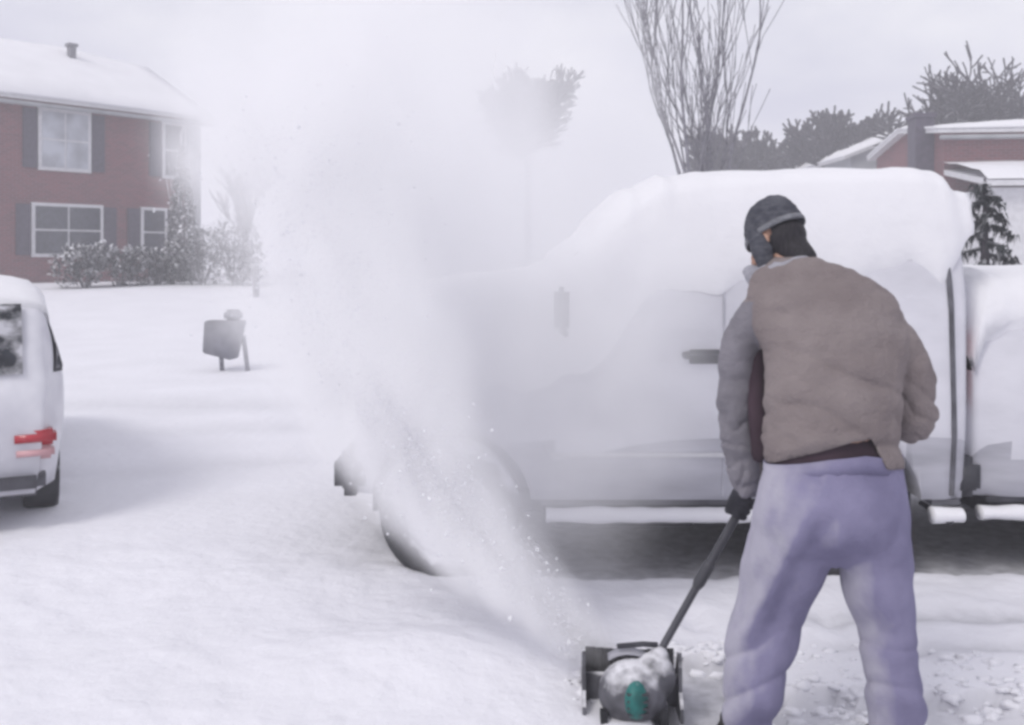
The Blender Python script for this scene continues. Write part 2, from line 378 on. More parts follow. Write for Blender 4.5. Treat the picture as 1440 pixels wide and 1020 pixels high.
# ================================================================== vehicles
def veh_ring(T, B, hw, z_belt, tuck, rc, y0, n_arc=5, crown=.03, under=True):
    """half section (near side) mirrored; returns list of (y,z) around, near side bottom first"""
    def wz(z):
        if z < z_belt: return hw-.05*max(0, (B+.35-z))/.35
        return hw-tuck*((z-z_belt)/.55)**1.2
    P = []
    rc = min(rc, (T-B)*.4)
    zs = [B+(T-rc-B)*k/9 for k in range(10)]
    for z in zs: P.append((wz(z), z))
    wt = wz(T-rc)
    for k in range(1, n_arc+1):
        a = k/n_arc*math.pi/2
        P.append((wt-rc*(1-math.cos(a)), T-rc+rc*math.sin(a)))
    wr = wt-rc
    for k in (.66, .33): P.append((wr*k, T+crown*(1-k*k)))
    P.append((0, T+crown))
    full = [(y0-a, z) for a, z in P]+[(y0+a, z) for a, z in P[-2::-1]]
    return full
def loft_x(stations, sect):
    """stations: list of x ; sect(x)->[(y,z)]"""
    bm = bmesh.new(); rings = []
    for x in stations:
        rings.append([bm.verts.new((x, y, z)) for y, z in sect(x)])
    n = len(rings[0])
    for a, b in zip(rings, rings[1:]):
        for k in range(n):
            bm.faces.new((a[k], b[k], b[(k+1) % n], a[(k+1) % n]))
    bm.faces.new(rings[0]); bm.faces.new(rings[-1][::-1])
    bmesh.ops.recalc_face_normals(bm, faces=bm.faces); return bm
def make_wheel(c, r, wd, parent, side=-1):
    """wheel thing part: tyre with rim as sub-part, axle along Y"""
    e = bmesh.new(); prof = [(r*.62, -.5), (r*.9, -.5), (r*.985, -.38), (r, -.2), (r, .2), (r*.985, .38), (r*.9, .5), (r*.62, .5), (r*.6, 0)]
    n = 36; rg = []
    for k in range(n):
        a = 2*math.pi*k/n
        rg.append([e.verts.new((c[0]+q*math.cos(a), c[1]+h*wd, c[2]+q*math.sin(a))) for q, h in prof])
    for k in range(n):
        for j in range(len(prof)):
            e.faces.new((rg[k][j], rg[(k+1) % n][j], rg[(k+1) % n][(j+1) % len(prof)], rg[k][(j+1) % len(prof)]))
    bmesh.ops.recalc_face_normals(e, faces=e.faces)
    ty = obj('wheel', e, M['tyre'], parent)
    e = bmesh.new(); yf = c[1]+side*wd*.33
    prof = [(0, .035), (r*.16, .03), (r*.2, 0), (r*.45, -.02), (r*.52, .02), (r*.6, .035), (r*.63, .03)]
    rg = []
    for k in range(n):
        a = 2*math.pi*k/n
        rg.append([e.verts.new((c[0]+q*math.cos(a), yf+side*h, c[2]+q*math.sin(a))) for q, h in prof])
    for k in range(n):
        for j in range(len(prof)-1):
            e.faces.new((rg[k][j], rg[(k+1) % n][j], rg[(k+1) % n][j+1], rg[k][j+1]))
    bmesh.ops.remove_doubles(e, verts=e.verts, dist=1e-5); bmesh.ops.recalc_face_normals(e, faces=e.faces)
    obj('rim', e, M['rim'], ty)
    return ty

# ---------- the snowed-in van
VY0 = 4.92; VHW = 1.0; VC = VY0+VHW; VB = .40; VBELT = 1.42
XF, XR = -.80, 2.26
v_top = [(-.80, 1.02), (-.75, 1.20), (-.60, 1.32), (-.3, 1.38), (.1, 1.42), (.2, 1.45), (.42, 1.60), (.62, 1.79), (.80, 1.90), (1.0, 1.945), (1.5, 1.975), (2.05, 1.98), (2.18, 1.95), (2.24, 1.90), (2.26, 1.84)]
def vtop(x): return interp(v_top, x)
def vhw(x): return VHW-.16*(1-sst(XF-.05, XF+.45, x))**1.5-.04*sst(XR-.12, XR+.02, x)
def vside(x, z):
    hw = vhw(x)
    if z < VBELT: w_ = hw-.05*max(0, (VB+.35-z))/.35
    else: w_ = hw-.15*((z-VBELT)/.55)**1.2
    return VC-w_
van = empty('parked_van', (.7, VC, 0))
tag(van, 'large white van under a crust of snow, side on behind the person', 'van')
st = [XF+(XR-XF)*k/130 for k in range(131)]
body = loft_x(st, lambda x: veh_ring(vtop(x), VB, vhw(x), VBELT, .15, .13, VC))
WX = (-.31, 1.64); WR = .355
for wx in WX:      # wheel arches pushed into both sides
    pass
for v in body.verts:
    a = .006*fbm(v.co.x*2.2, v.co.z*3, 4, 3)
    if abs(v.co.y-VC) > .7 and v.co.z < 1.9: v.co.y += a if v.co.y < VC else -a
# cut arches with a real boolean
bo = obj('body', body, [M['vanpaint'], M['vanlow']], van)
def cut(o, fn):
    b = bmesh.new(); fn(b); bmesh.ops.recalc_face_normals(b, faces=b.faces)
    me = bpy.data.meshes.new('c'); b.to_mesh(me); b.free(); c = bpy.data.objects.new('c', me); COL.objects.link(c)
    md = o.modifiers.new('b', 'BOOLEAN'); md.operation = 'DIFFERENCE'; md.object = c; md.solver = 'EXACT'; bpy.context.view_layer.update()
    dg = bpy.context.evaluated_depsgraph_get(); nm = bpy.data.meshes.new_from_object(o.evaluated_get(dg))
    o.modifiers.clear(); old = o.data; o.data = nm; bpy.data.meshes.remove(old); bpy.data.objects.remove(c); bpy.data.meshes.remove(me)
def arches(b, xs_, r, yl, yh, zc):
    for wx in xs_:
        add_tube(b, [(wx, yl, zc), (wx, yh, zc)], r, 32)
cut(bo, lambda b: (arches(b, WX, .41, VY0-.2, VY0+.32, .35), arches(b, WX, .41, VC+VHW-.32, VC+VHW+.2, .36)))
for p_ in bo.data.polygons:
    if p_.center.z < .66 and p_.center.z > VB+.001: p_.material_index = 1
def side_patch(x0, x1, z0, z1, off=.006, nx=14, nz=8, fn=None, far=False):
    b = bmesh.new(); g_ = []
    for j in range(nz+1):
        row = []
        for i in range(nx+1):
            u, v_ = i/nx, j/nz; x = x0+(x1-x0)*u; z = z0+(z1-z0)*v_
            if fn: x, z = fn(u, v_, x, z)
            y = vside(x, z)-off
            if far: y = 2*VC-y
            row.append(b.verts.new((x, y, z)))
        g_.append(row)
    for j in range(nz):
        for i in range(nx): b.faces.new((g_[j][i], g_[j][i+1], g_[j+1][i+1], g_[j+1][i]))
    bmesh.ops.solidify(b, geom=b.faces[:], thickness=.003); bmesh.ops.recalc_face_normals(b, faces=b.faces)
    return b
def fr_front(u, v_, x, z):   # front door window with a raked front edge
    return (x+(1-u)*v_*.36, z)
vm = {}
for far in (False, True):
    for (x0, x1, fn, mt) in ((.30, .98, fr_front, 'glass_covered'), (1.12, 2.02, None, 'glass_covered')):
        zt = 1.845; zb = 1.62
        f = obj('window_frame', side_patch(x0-.03, x1+.03, zb-.025, zt+.025, .004, fn=fn, far=far), M['trim'] if mt == 'glass_streaked' else M['vanpaint'], van)
        obj('pane', side_patch(x0, x1, zb, zt, .012, fn=fn, far=far), M[mt], f)
    # door seams: thin rubber gaskets
    for (x0, x1, w_, mt) in ((1.045, 1.05, .010, 'vanlow'), (2.155, 2.20, .030, 'trim')):
        b = bmesh.new(); pts = []
        for k in range(15):
            z = VB+.02+(1.90-VB)*k/14; x = x1+(x0-x1)*(z-VB)/1.5; y = vside(x, z)-.002
            pts.append((x, y if not far else 2*VC-y, z))
        add_tube(b, pts, w_*.5, 8)
        obj('door_seam', b, M[mt], van)
    # door handle
    for hx in (.94,):
        b = bmesh.new(); y = vside(hx, 1.13); sg = -1
        if far: y = 2*VC-y; sg = 1
        add_box(b, (hx, y+sg*.035, 1.13), (.20, .03, .036), bev=.010)
        add_box(b, (hx-.085, y+sg*.012, 1.13), (.03, .05, .03), bev=.006); add_box(b, (hx+.085, y+sg*.012, 1.13), (.03, .05, .03), bev=.006)
        add_box(b, (hx+.01, y+sg*.006, 1.12), (.15, .014, .07), bev=.004)
        obj('door_handle', b, M['darkplastic'], van)
    # mirror
    b = bmesh.new(); y = vside(.28, 1.3); sg = 1 if far else -1
    if far: y = 2*VC-y
    add_tube(b, [(.27, y-sg*.02, 1.22), (.25, y+sg*.10, 1.26), (.24, y+sg*.16, 1.30)], .016, 8)
    mh = obj('mirror', b, M['darkplastic'], van)
    b = bmesh.new(); add_box(b, (.235, y+sg*.19, 1.36), (.07, .15, .22), bev=.025); obj('mirror_housing', b, M['trim'], mh)
b = bmesh.new()
add_tube(b, [(x, vside(x, .63)-.004, .63) for x in (WX[0]+.5, .4, .7, WX[1]-.46)], .012, 8); obj('side_moulding', b, M['white'], van)
# sill: gap line, snow ledge, dark chassis
b = bmesh.new(); 
for (x0, x1) in ((WX[0]+.46, WX[1]-.46), (WX[1]+.46, XR-.02)):
    add_box(b, ((x0+x1)/2, VC, .385), (x1-x0, 2*VHW-.12, .03))
obj('sill_gap', b, M['trim'], van, smooth=False)
for (x0, x1) in ((WX[0]+.48, WX[1]-.44), (WX[1]+.45, XR-.02)):
  b = bmesh.new(); n = 150; rings = []
  for k in range(n+1):
    x = x0+(x1-x0)*k/n; h = .042+.016*n3(x*6, 1); dpt = .05+.012*n3(x*4, 9); gap = 1 if n3(x*5.5, 22) > -.38 else .45
    yc = VY0+.06; zc = .327
    rings.append((Vector((x, yc-.02*gap, zc-.01*(1-gap))), h*gap*.9, dpt*gap))
  add_rings(b, rings, 12, ax=(Vector((0, 0, 1)), Vector((0, 1, 0)))); bmesh.ops.recalc_face_normals(b, faces=b.faces)
  obj('snow_on_running_board', b, M['roofsnow'], van)
b = bmesh.new(); add_box(b, ((WX[0]+WX[1])/2, VC, .30), (WX[1]-WX[0]-.95, 2*VHW-.14, .04), bev=.008)
obj('running_board', b, M['darkplastic'], van)
b = bmesh.new(); add_tube(b, [(2.165, VY0+.03, .31), (2.165, VY0+.0, .31)], .022, 12); add_tube(b, [(2.165, VY0+.35, .31), (2.165, VY0+.02, .31)], .014, 12)
obj('exhaust_tip', b, M['darkplastic'], van)
b = bmesh.new()
add_box(b, (.7, VC, .31), (2.9, 1.1, .13)); add_box(b, (.6, VC-.45, .24), (.8, .35, .14), bev=.03)
for wx in WX: add_tube(b, [(wx, VY0+.2, .34), (wx, VC+VHW-.2, .34)], .05, 12)
obj('chassis', b, M['underside'], van, smooth=False)
for wx in WX:
    make_wheel((wx, VY0+.13, WR-.02), WR, .22, van, -1); make_wheel((wx, VC+VHW-.13, WR-.02), WR, .22, van, 1)
b = bmesh.new(); add_box(b, (XF-.03, VC, .50), (.16, 1.75, .22), bev=.05); obj('front_bumper', b, M['darkplastic'], van)
b = bmesh.new(); add_box(b, (XR+.03, VC, .50), (.16, 1.85, .2), bev=.04); obj('rear_bumper', b, M['darkplastic'], van)
for s in (-1, 1):
    b = bmesh.new(); add_box(b, (XF+.06, VC+s*.68, .80), (.10, .26, .17), bev=.03); obj('headlight', b, M['headlamp'], van)
    b = bmesh.new(); add_box(b, (XR-.02, VC+s*.86, 1.05), (.07, .12, .42), bev=.02); obj('tail_light', b, M['red'], van)
b = bmesh.new(); add_box(b, (XF+.0, VC, .79), (.05, .9, .2), bev=.01)
for k in range(4): add_box(b, (XF-.03, VC, .72+.045*k), (.02, .86, .012))
obj('grille', b, M['trim'], van)
# roof, windscreen and bonnet snow
def snow_cap(x0, x1, top, side, cy, depth, thick, n=150, tail=.25, name='roof_snow', parent=None, seed=0):
    rings = []; b = bmesh.new()
    for k in range(n+1):
        x = x0+(x1-x0)*k/n; T = top(x)
        e = sst(0, .12, x-x0)*sst(0, tail, x1-x); slp = abs(top(x+.03)-top(x-.03))/.06
        th = thick*(.35+.65*e)*math.sqrt(1+slp*slp)*(1+.5*min(slp, 1))*(1+.22*fbm(x*1.1+seed, 3, 0, 3))
        dz = depth*(.85+.45*fbm(x*1.7+seed, 7, 0, 3))*(.3+.7*e)
        zl = max(T-dz-.06, .62); hs = cy-side(x, zl)
        pr = []
        m = 12
        # from the near lip round over the roof to the far lip
        hsT = cy-side(x, T-.10)+.025*min(1, slp)
        prof = [(hs-.002, zl), (hs+.004*e, zl+.02), (hs+.010*e, zl+(T-zl)*.3), (hsT+.018*e+.004, T-.09), (hsT-.015+.02*e, T-.02+th*.35), (hsT-.06, T+.01+th*.72), (hsT-.16, T+.02+th*.93), (hsT*.6, T+.035+th), (hsT*.3, T+.04+th*1.04)]
        for (a, z) in prof: pr.append((cy-a, z+.012*n3(x*3+seed, a*3, 1)*e))
        pr.append((cy, T+.04+th*1.05))
        for (a, z) in prof[::-1]: pr.append((cy+a, z+.012*n3(x*3+seed, -a*3, 1)*e))
        rings.append([b.verts.new((x, y, z)) for y, z in pr])
    for a, c in zip(rings, rings[1:]):
        for k in range(len(a)-1): b.faces.new((a[k], c[k], c[k+1], a[k+1]))
    b.faces.new(rings[0]+[]) if False else None
    b.faces.new(rings[0]); b.faces.new(rings[-1][::-1])
    bmesh.ops.recalc_face_normals(b, faces=b.faces)
    return obj(name, b, M['roofsnow'], parent)
snow_cap(XF+.02, XR+.06, lambda x: vtop(min(x, XR-.03)), lambda x, z: vside(min(x, XR-.1), z), VC, .47, .085, parent=van, tail=.20)


# ---------- car whose rear end stands at the left edge
CY0 = 5.62; CHW = .88; CC = CY0+CHW; CB = .26
CR = -2.60; CF = -6.75
c_top = [(CF, .62), (CF+.1, .78), (CF+.9, .93), (CF+1.25, 1.0), (CF+1.95, 1.32), (CF+2.4, 1.39), (-3.6, 1.40), (-3.1, 1.35), (-2.88, 1.27), (-2.74, 1.10), (-2.66, .92), (-2.61, .78), (CR, .60)]
def ctop(x): return interp(c_top, x)
def chw(x): return CHW-.2*(1-sst(CF-.05, CF+.5, x))**1.5-.13*sst(CR-.4, CR+.02, x)
def cside(x, z):
    hw = chw(x); w_ = hw-.05*max(0, (CB+.35-z))/.35 if z < .86 else hw-.16*((z-.86)/.55)**1.2
    return CC-w_
car = empty('parked_car', (-4.6, CC, 0)); tag(car, 'silver hatchback at the left edge, only its snowy rear corner with red tail light showing', 'car')
st = [CF+(CR-CF)*k/110 for k in range(111)]
cb = loft_x(st, lambda x: veh_ring(ctop(x), CB, chw(x), .86, .16, .10, CC))
cb = obj('body', cb, M['carpaint'], car); CWX = (CF+.85, CR-.72)
cut(cb, lambda b: (arches(b, CWX, .37, CY0-.2, CY0+.28, .31), arches(b, CWX, .37, CC+CHW-.28, CC+CHW+.2, .31)))
for wx in CWX:
    make_wheel((wx, CY0+.12, .30), .31, .2, car, -1); make_wheel((wx, CC+CHW-.12, .30), .31, .2, car, 1)
def cpatch(pts, off, far=False, grid=10, base=cside, cc=CC):
    """convex quad patch on the side: pts = 4 corners (x,z)"""
    b = bmesh.new(); g_ = []
    (ax, az_), (bx, bz), (cx_, cz), (dx, dz) = pts
    for j in range(grid+1):
        row = []
        for i in range(grid+1):
            u, v_ = i/grid, j/grid
            x = (ax*(1-u)+bx*u)*(1-v_)+(dx*(1-u)+cx_*u)*v_; z = (az_*(1-u)+bz*u)*(1-v_)+(dz*(1-u)+cz*u)*v_
            y = base(x, z)-off
            if far: y = 2*cc-y
            row.append(b.verts.new((x, y, z)))
        g_.append(row)
    for j in range(grid):
        for i in range(grid): b.faces.new((g_[j][i], g_[j][i+1], g_[j+1][i+1], g_[j+1][i]))
    bmesh.ops.solidify(b, geom=b.faces[:], thickness=.008); bmesh.ops.recalc_face_normals(b, faces=b.faces); return b
for far in (False, True):
    for q in (((-5.35, .90), (-4.35, .90), (-4.35, 1.28), (-4.85, 1.28)), ((-4.29, .90), (-3.45, .90), (-3.45, 1.28), (-4.29, 1.28)), ((-3.38, .90), (-2.80, .93), (-3.02, 1.25), (-3.38, 1.28))):
        f = obj('window_frame', cpatch([(x, z) for x, z in q], .004, far), M['trim'], car)
        cx_ = sum(x for x, z in q)/4; cz_ = sum(z for x, z in q)/4
        obj('pane', cpatch([(cx_+(x-cx_)*.93, cz_+(z-cz_)*.88) for x, z in q], .012, far), M['glass_patchy'], f)
    s = 1 if far else -1
    b = bmesh.new(); yy = CC+s*(chw(-2.7)-.03)
    yy -= s*.05; add_box(b, (-2.665, yy, .575), (.16, .24, .085), bev=.02); add_box(b, (-2.66, yy, .49), (.14, .22, .075), bev=.02, mat=1)
    obj('tail_light', b, [M['red'], M['pinklens']], car)
    b = bmesh.new(); add_box(b, (CF+.08, CC+s*.6, .66), (.2, .3, .12), bev=.03); obj('headlight', b, M['headlamp'], car)
    if not far: b = bmesh.new(); add_box(b, (-5.1, CC+s*(CHW+.08), .98), (.1, .16, .12), bev=.03); obj('mirror', b, M['darkplastic'], car)
b = bmesh.new(); add_box(b, (CR-.06, CC, .33), (.20, 1.52, .17), bev=.05); obj('rear_bumper', b, M['trim'], car)
b = bmesh.new(); add_box(b, (CF+.02, CC, .36), (.14, 1.4, .2), bev=.05); obj('front_bumper', b, M['trim'], car)
b = bmesh.new(); g_ = []
for j in range(9):
    x = -2.955+.30*j/8
    g_.append([b.verts.new((x+.012, CC-.64+1.28*i/10, ctop(x)+.036)) for i in range(11)])
for j in range(8):
    for i in range(10): b.faces.new((g_[j][i], g_[j][i+1], g_[j+1][i+1], g_[j+1][i]))
bmesh.ops.solidify(b, geom=b.faces[:], thickness=.008)
obj('rear_window', b, M['glass_patchy'], car)
snow_cap(CF+.05, -2.98, ctop, cside, CC, .05, .07, parent=car, seed=21, n=90, tail=.2)

# ---------- lower snowed-in car whose end shows at the right edge, just behind the van
DX0, DX1 = 2.33, 6.3; DHW = .90; DY0 = 4.98; DC = DY0+DHW; DB = .40
d_top = [(DX0, 1.12), (DX0+.06, 1.30), (DX0+.18, 1.385), (DX0+.5, 1.42), (DX0+2.2, 1.43), (DX0+2.7, 1.12), (DX0+3.7, .98), (DX0+3.9, .88), (DX1, .7)]
def dtop(x): return interp(d_top, x)
def dhw(x): return DHW-.05*(1-sst(DX0-.03, DX0+.25, x))-.15*sst(DX1-.5, DX1, x)
def dside(x, z):
    w_ = dhw(x)-.05*max(0, (DB+.35-z))/.35 if z < .95 else dhw(x)-.12*((z-.95)/.55)**1.2
    return DC-w_
c2 = empty('parked_car', ((DX0+DX1)/2, DC, 0)); tag(c2, 'low snow buried car close beyond the rear of the van, cut by the right edge', 'car')
b = loft_x([DX0+(DX1-DX0)*k/110 for k in range(111)], lambda x: veh_ring(dtop(x), DB, dhw(x), .95, .12, .12, DC))
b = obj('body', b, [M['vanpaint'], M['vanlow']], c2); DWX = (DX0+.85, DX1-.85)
cut(b, lambda q: (arches(q, DWX, .36, DY0-.2, DY0+.28, .31), arches(q, DWX, .36, DC+DHW-.28, DC+DHW+.2, .31)))
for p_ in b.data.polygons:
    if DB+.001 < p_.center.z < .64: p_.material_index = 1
for wx in DWX:
    make_wheel((wx, DY0+.12, .30), .31, .2, c2, -1); make_wheel((wx, DC+DHW-.12, .30), .31, .2, c2, 1)
for far in (False, True):
    for q in (((DX0+.75, 1.0), (DX0+1.4, 1.0), (DX0+1.4, 1.3), (DX0+.80, 1.3)), ((DX0+1.48, 1.0), (DX0+2.5, 1.0), (DX0+2.1, 1.3), (DX0+1.48, 1.3))):
        obj('window', cpatch(q, .006, far, base=dside, cc=DC), M['glass_patchy'], c2)
    s_ = 1 if far else -1
    b = bmesh.new(); add_box(b, (DX0+.02, DC+s_*(dhw(DX0)-.13), .98), (.07, .16, .20), bev=.03); obj('tail_light', b, M['vanlow'], c2)
    b = bmesh.new(); add_box(b, (DX1-.02, DC+s_*.55, .62), (.08, .25, .12), bev=.03); obj('headlight', b, M['headlamp'], c2)
b = bmesh.new(); add_box(b, ((DX0+DX1)/2, DC, .385), (DX1-DX0-.15, 2*DHW-.14, .03)); add_box(b, ((DX0+DX1)/2, DC, .30), (DX1-DX0-.4, 1.2, .14)); obj('chassis', b, M['underside'], c2, smooth=False)
b = bmesh.new(); rings = []
for k in range(41):
    x = DX0+.03+.45*k/40; rings.append((Vector((x, DY0+.05, .322+.006*n3(x*9, 4))), .036+.010*n3(x*8, 1), .05))
add_rings(b, rings, 12, ax=(Vector((0, 0, 1)), Vector((0, 1, 0)))); bmesh.ops.recalc_face_normals(b, faces=b.faces)
obj('snow_on_sill', b, M['roofsnow'], c2)
snow_cap(DX0+.0, DX1-.1, dtop, dside, DC, .10, .10, parent=c2, seed=31, n=110, tail=.3)

# the car points away from us and to the left: turn it about its base so that its rear corner stands at the left edge
car.rotation_euler = (0, 0, R(-62))
cor = Matrix.Rotation(R(-62), 3, 'Z') @ (Vector((CR-.02, CC+CHW-.13, 0))-Vector((-4.6, CC, 0)))
tgt = W(62, 600, 5.75); car.location = (tgt.x-cor.x, tgt.y-cor.y, 0)

# ================================================================== houses
def house(name, label, loc, rz, Lx, Dy, H, rise, wall, windows=(), group=None, snow_t=.22, over=.4, chimney=None, cat='house', shutters=True, chim_mat=None):
    """local frame: front wall on y=0 looking to -y, ridge along x; local z=0 at ground"""
    h = empty(name, loc, rz); tag(h, label, cat, group)
    b = bmesh.new()
    prof = [(0, -.8), (Dy, -.8), (Dy, H), (Dy/2, H+rise), (0, H)]
    a = [b.verts.new((0, y, z)) for y, z in prof]; c = [b.verts.new((Lx, y, z)) for y, z in prof]
    for k in range(5): b.faces.new((a[k], a[(k+1) % 5], c[(k+1) % 5], c[k]))
    b.faces.new(a); b.faces.new(c); bmesh.ops.recalc_face_normals(b, faces=b.faces)
    obj('wall', b, wall, h, smooth=False, local=True)
    # roof slab
    def slab(t0, t1, ov, ovx, nx=1, rough=0):
        b = bmesh.new(); sl = rise/(Dy/2); rr = []
        nxs = max(nx, 1)
        for k in range(nxs+1):
            x = -ovx+(Lx+2*ovx)*k/nxs
            e = min(1, .25+4*min(k, nxs-k)/nxs) if rough else 1
            up = []; 
            ny = 8 if rough else 1
            for j in range(2*ny+1):
                y = -ov+(Dy+2*ov)*j/(2*ny); z = H+rise-abs(y-Dy/2)*sl
                ee = min(1, .35+.65*min(j, 2*ny-j)) if rough else 1
                up.append((y, z+t0+(t1-t0)*(ee*e*(1+rough*n3(x*.5+loc[0], y*.5)) if rough else 1)))
            lo = [(Dy+ov, H-ov*sl+t0), (Dy/2, H+rise+t0), (-ov, H-ov*sl+t0)]
            rr.append([b.verts.new((x, y, z)) for y, z in up+lo])
        n = len(rr[0])
        for p_, q in zip(rr, rr[1:]):
            for k in range(n): b.faces.new((p_[k], p_[(k+1) % n], q[(k+1) % n], q[k]))
        b.faces.new(rr[0]); b.faces.new(rr[-1][::-1]); bmesh.ops.recalc_face_normals(b, faces=b.faces); return b
    rf = obj('roof', slab(.005, .12, over, over*.8), M['white'], h, smooth=False, local=True)
    obj('snow_cover', slab(.125, .125+snow_t, over+.03, over*.8+.03, 24, .35), M['roofsnow'], rf, smooth=True, local=True)
    b = bmesh.new(); add_box(b, (Lx/2, -over-.05, H-.12-over*rise/(Dy/2)), (Lx+over*1.4, .11, .12), bev=.02); obj('gutter', b, M['greysiding'], h, local=True)
    for (x, z, w_, hh, kind) in windows:
        b = bmesh.new(); add_box(b, (x, -.03, z+hh/2), (w_+.16, .08, hh+.16))
        f = obj('window', b, M['white'], h, smooth=False, local=True)
        b = bmesh.new()
        nx = 2 if w_ > .9 else 1
        for i in range(nx):
            for j in range(2):
                pw = w_/nx; ph = hh/2
                add_box(b, (x-w_/2+pw*(i+.5), -.075, z+ph*(j+.5)), (pw-.06, .02, ph-.06))
        obj('pane', b, M[kind], f, smooth=False, local=True)
        if shutters:
            for s in (-1, 1):
                b = bmesh.new(); add_box(b, (x+s*(w_/2+.32), -.035, z+hh/2), (.42, .06, hh+.05))
                for k in range(9): add_box(b, (x+s*(w_/2+.32), -.07, z+.1+(hh-.2)*k/8), (.34, .02, .05))
                obj('shutter', b, M['shutter'], h, smooth=False, local=True)
    if chimney:
        for (x, y, z0, z1, w_) in chimney:
            b = bmesh.new(); add_box(b, (x, y, (z0+z1)/2), (w_, w_, z1-z0)); add_box(b, (x, y, z1+.03), (w_+.1, w_+.1, .1))
            obj('chimney', b, chim_mat or M['post'], rf, smooth=False, local=True)
    return h

# left brick house: the front wall runs away to the right
dv = Vector((3.94, 4.7)).normalized(); ang = math.atan2(dv.y, dv.x)
corner = Vector((-10.85, 34.45)); Lh = 15.0; st_ = corner-dv*Lh; zg = .85
Dh = 8.0
lh = house('brick_house', 'two storey red brick house with a deep snow roof at upper left', (st_.x, st_.y, zg), ang, Lh, Dh, 5.72, 2.05, M['brick'],
      windows=[(10.3, 3.55, 1.5, 1.75, 'curtain'), (14.05, 3.55, .75, 1.75, 'glass'), (6.0, 3.55, 1.5, 1.75, 'curtain'), (10.4, .9, 2.1, 1.5, 'glass'), (13.3, .9, .8, 1.5, 'glass'), (6.0, .9, 1.4, 1.5, 'glass')],
      over=.45, snow_t=.26, chimney=[(12.0, 3.0, 7.0, 8.05, .22)])
b = bmesh.new(); add_box(b, (Lh-.25, -.10, 2.6), (.5, .10, 5.9)); obj('corner_board', b, M['greysiding'], lh, smooth=False, local=True)
b = bmesh.new(); add_tube(b, [(Lh-.75, -.45, 5.35), (Lh-.75, -.12, 5.0), (Lh-.75, -.12, 0)], .05, 8); obj('downspout', b, M['white'], lh, local=True)

def gable_house(name, label, apx, apy, lx, ly, Y, wall, depth=9, group=None, snow_t=.25, win=(), chim=None, fullspan=None, chm=None):
    """a house whose gable faces the camera; apex and left eave given as pixels at distance Y"""
    A = W(apx, apy, Y); E = W(lx, ly, Y); half = A.x-E.x; zg = base_h(A.x, Y); rise = A.z-E.z
    # local x axis points away from the camera, so rotate 90 degrees: local x -> +Y, local y -> -X
    H = E.z-zg-.25
    return house(name, label, (A.x+half, Y, zg), R(90), depth, 2*half, H, rise, wall, over=.3, snow_t=snow_t, group=group, chimney=chim, shutters=False, chim_mat=chm)
g3 = gable_house('grey_house', 'grey gabled house with a snowy roof slope rising to the right behind the van', 1318, 166, 1196, 212, 40, M['greysiding'])
g2 = gable_house('small_grey_house', 'small grey gabled house beyond the middle of the van roof', 1146, 190, 1092, 210, 62, M['greysiding'])
g1 = gable_house('low_white_house', 'low pale house with snowy roof behind the foot of the tall bare tree', 1042, 203, 992, 226, 58, M['white'])
# right brick house
c4 = W(1327, 182, 27); z4 = base_h(c4.x, 27)
h4 = house('red_brick_house', 'red brick house behind the right end of the van, with a dark chimney', (c4.x, 27, z4), R(-6), 12, 7, c4.z-z4-.1, .42, M['brick'],
           windows=[(3.0, 2.0, 1.1, 1.3, 'glass'), (6.5, 2.0, 1.1, 1.3, 'glass')], over=.3, snow_t=.2, shutters=False)
b = bmesh.new(); add_box(b, (-.25, 1.2, 2.2), (.5, .8, 5.1)); add_box(b, (-.25, 1.2, 4.8), (.6, .9, .12)); obj('chimney', b, M['shutter'], h4, smooth=False, local=True)
b = bmesh.new(); add_box(b, (5.3, -1.5, .85), (10.2, 2.9, 3.3)); pw = obj('porch', b, M['white'], h4, smooth=False, local=True)
b = bmesh.new(); vs = [b.verts.new(q) for q in ((.0, -3.3, 2.52), (10.6, -3.3, 2.52), (10.6, -.02, 3.05), (.0, -.02, 3.05), (.0, -3.3, 2.66), (10.6, -3.3, 2.66), (10.6, -.02, 3.19), (.0, -.02, 3.19))]
for f in ((0, 1, 2, 3), (4, 5, 6, 7), (0, 1, 5, 4), (1, 2, 6, 5), (2, 3, 7, 6), (3, 0, 4, 7)): b.faces.new([vs[i] for i in f])
bmesh.ops.recalc_face_normals(b, faces=b.faces); obj('porch_roof', b, M['white'], pw, smooth=False, local=True)
b = bmesh.new(); g_ = []
for k in range(31):
    g_.append([b.verts.new((-.03+10.66*k/30, -3.33+3.3*j/6, 2.665+.53*j/6+(.20 if 0 < j else .02)*(1+.3*n3(k*.3, j*.4)))) for j in range(7)])
for p_, q in zip(g_, g_[1:]):
    for j in range(6): b.faces.new((p_[j], q[j], q[j+1], p_[j+1]))
obj('porch_snow', b, M['roofsnow'], pw, local=True)
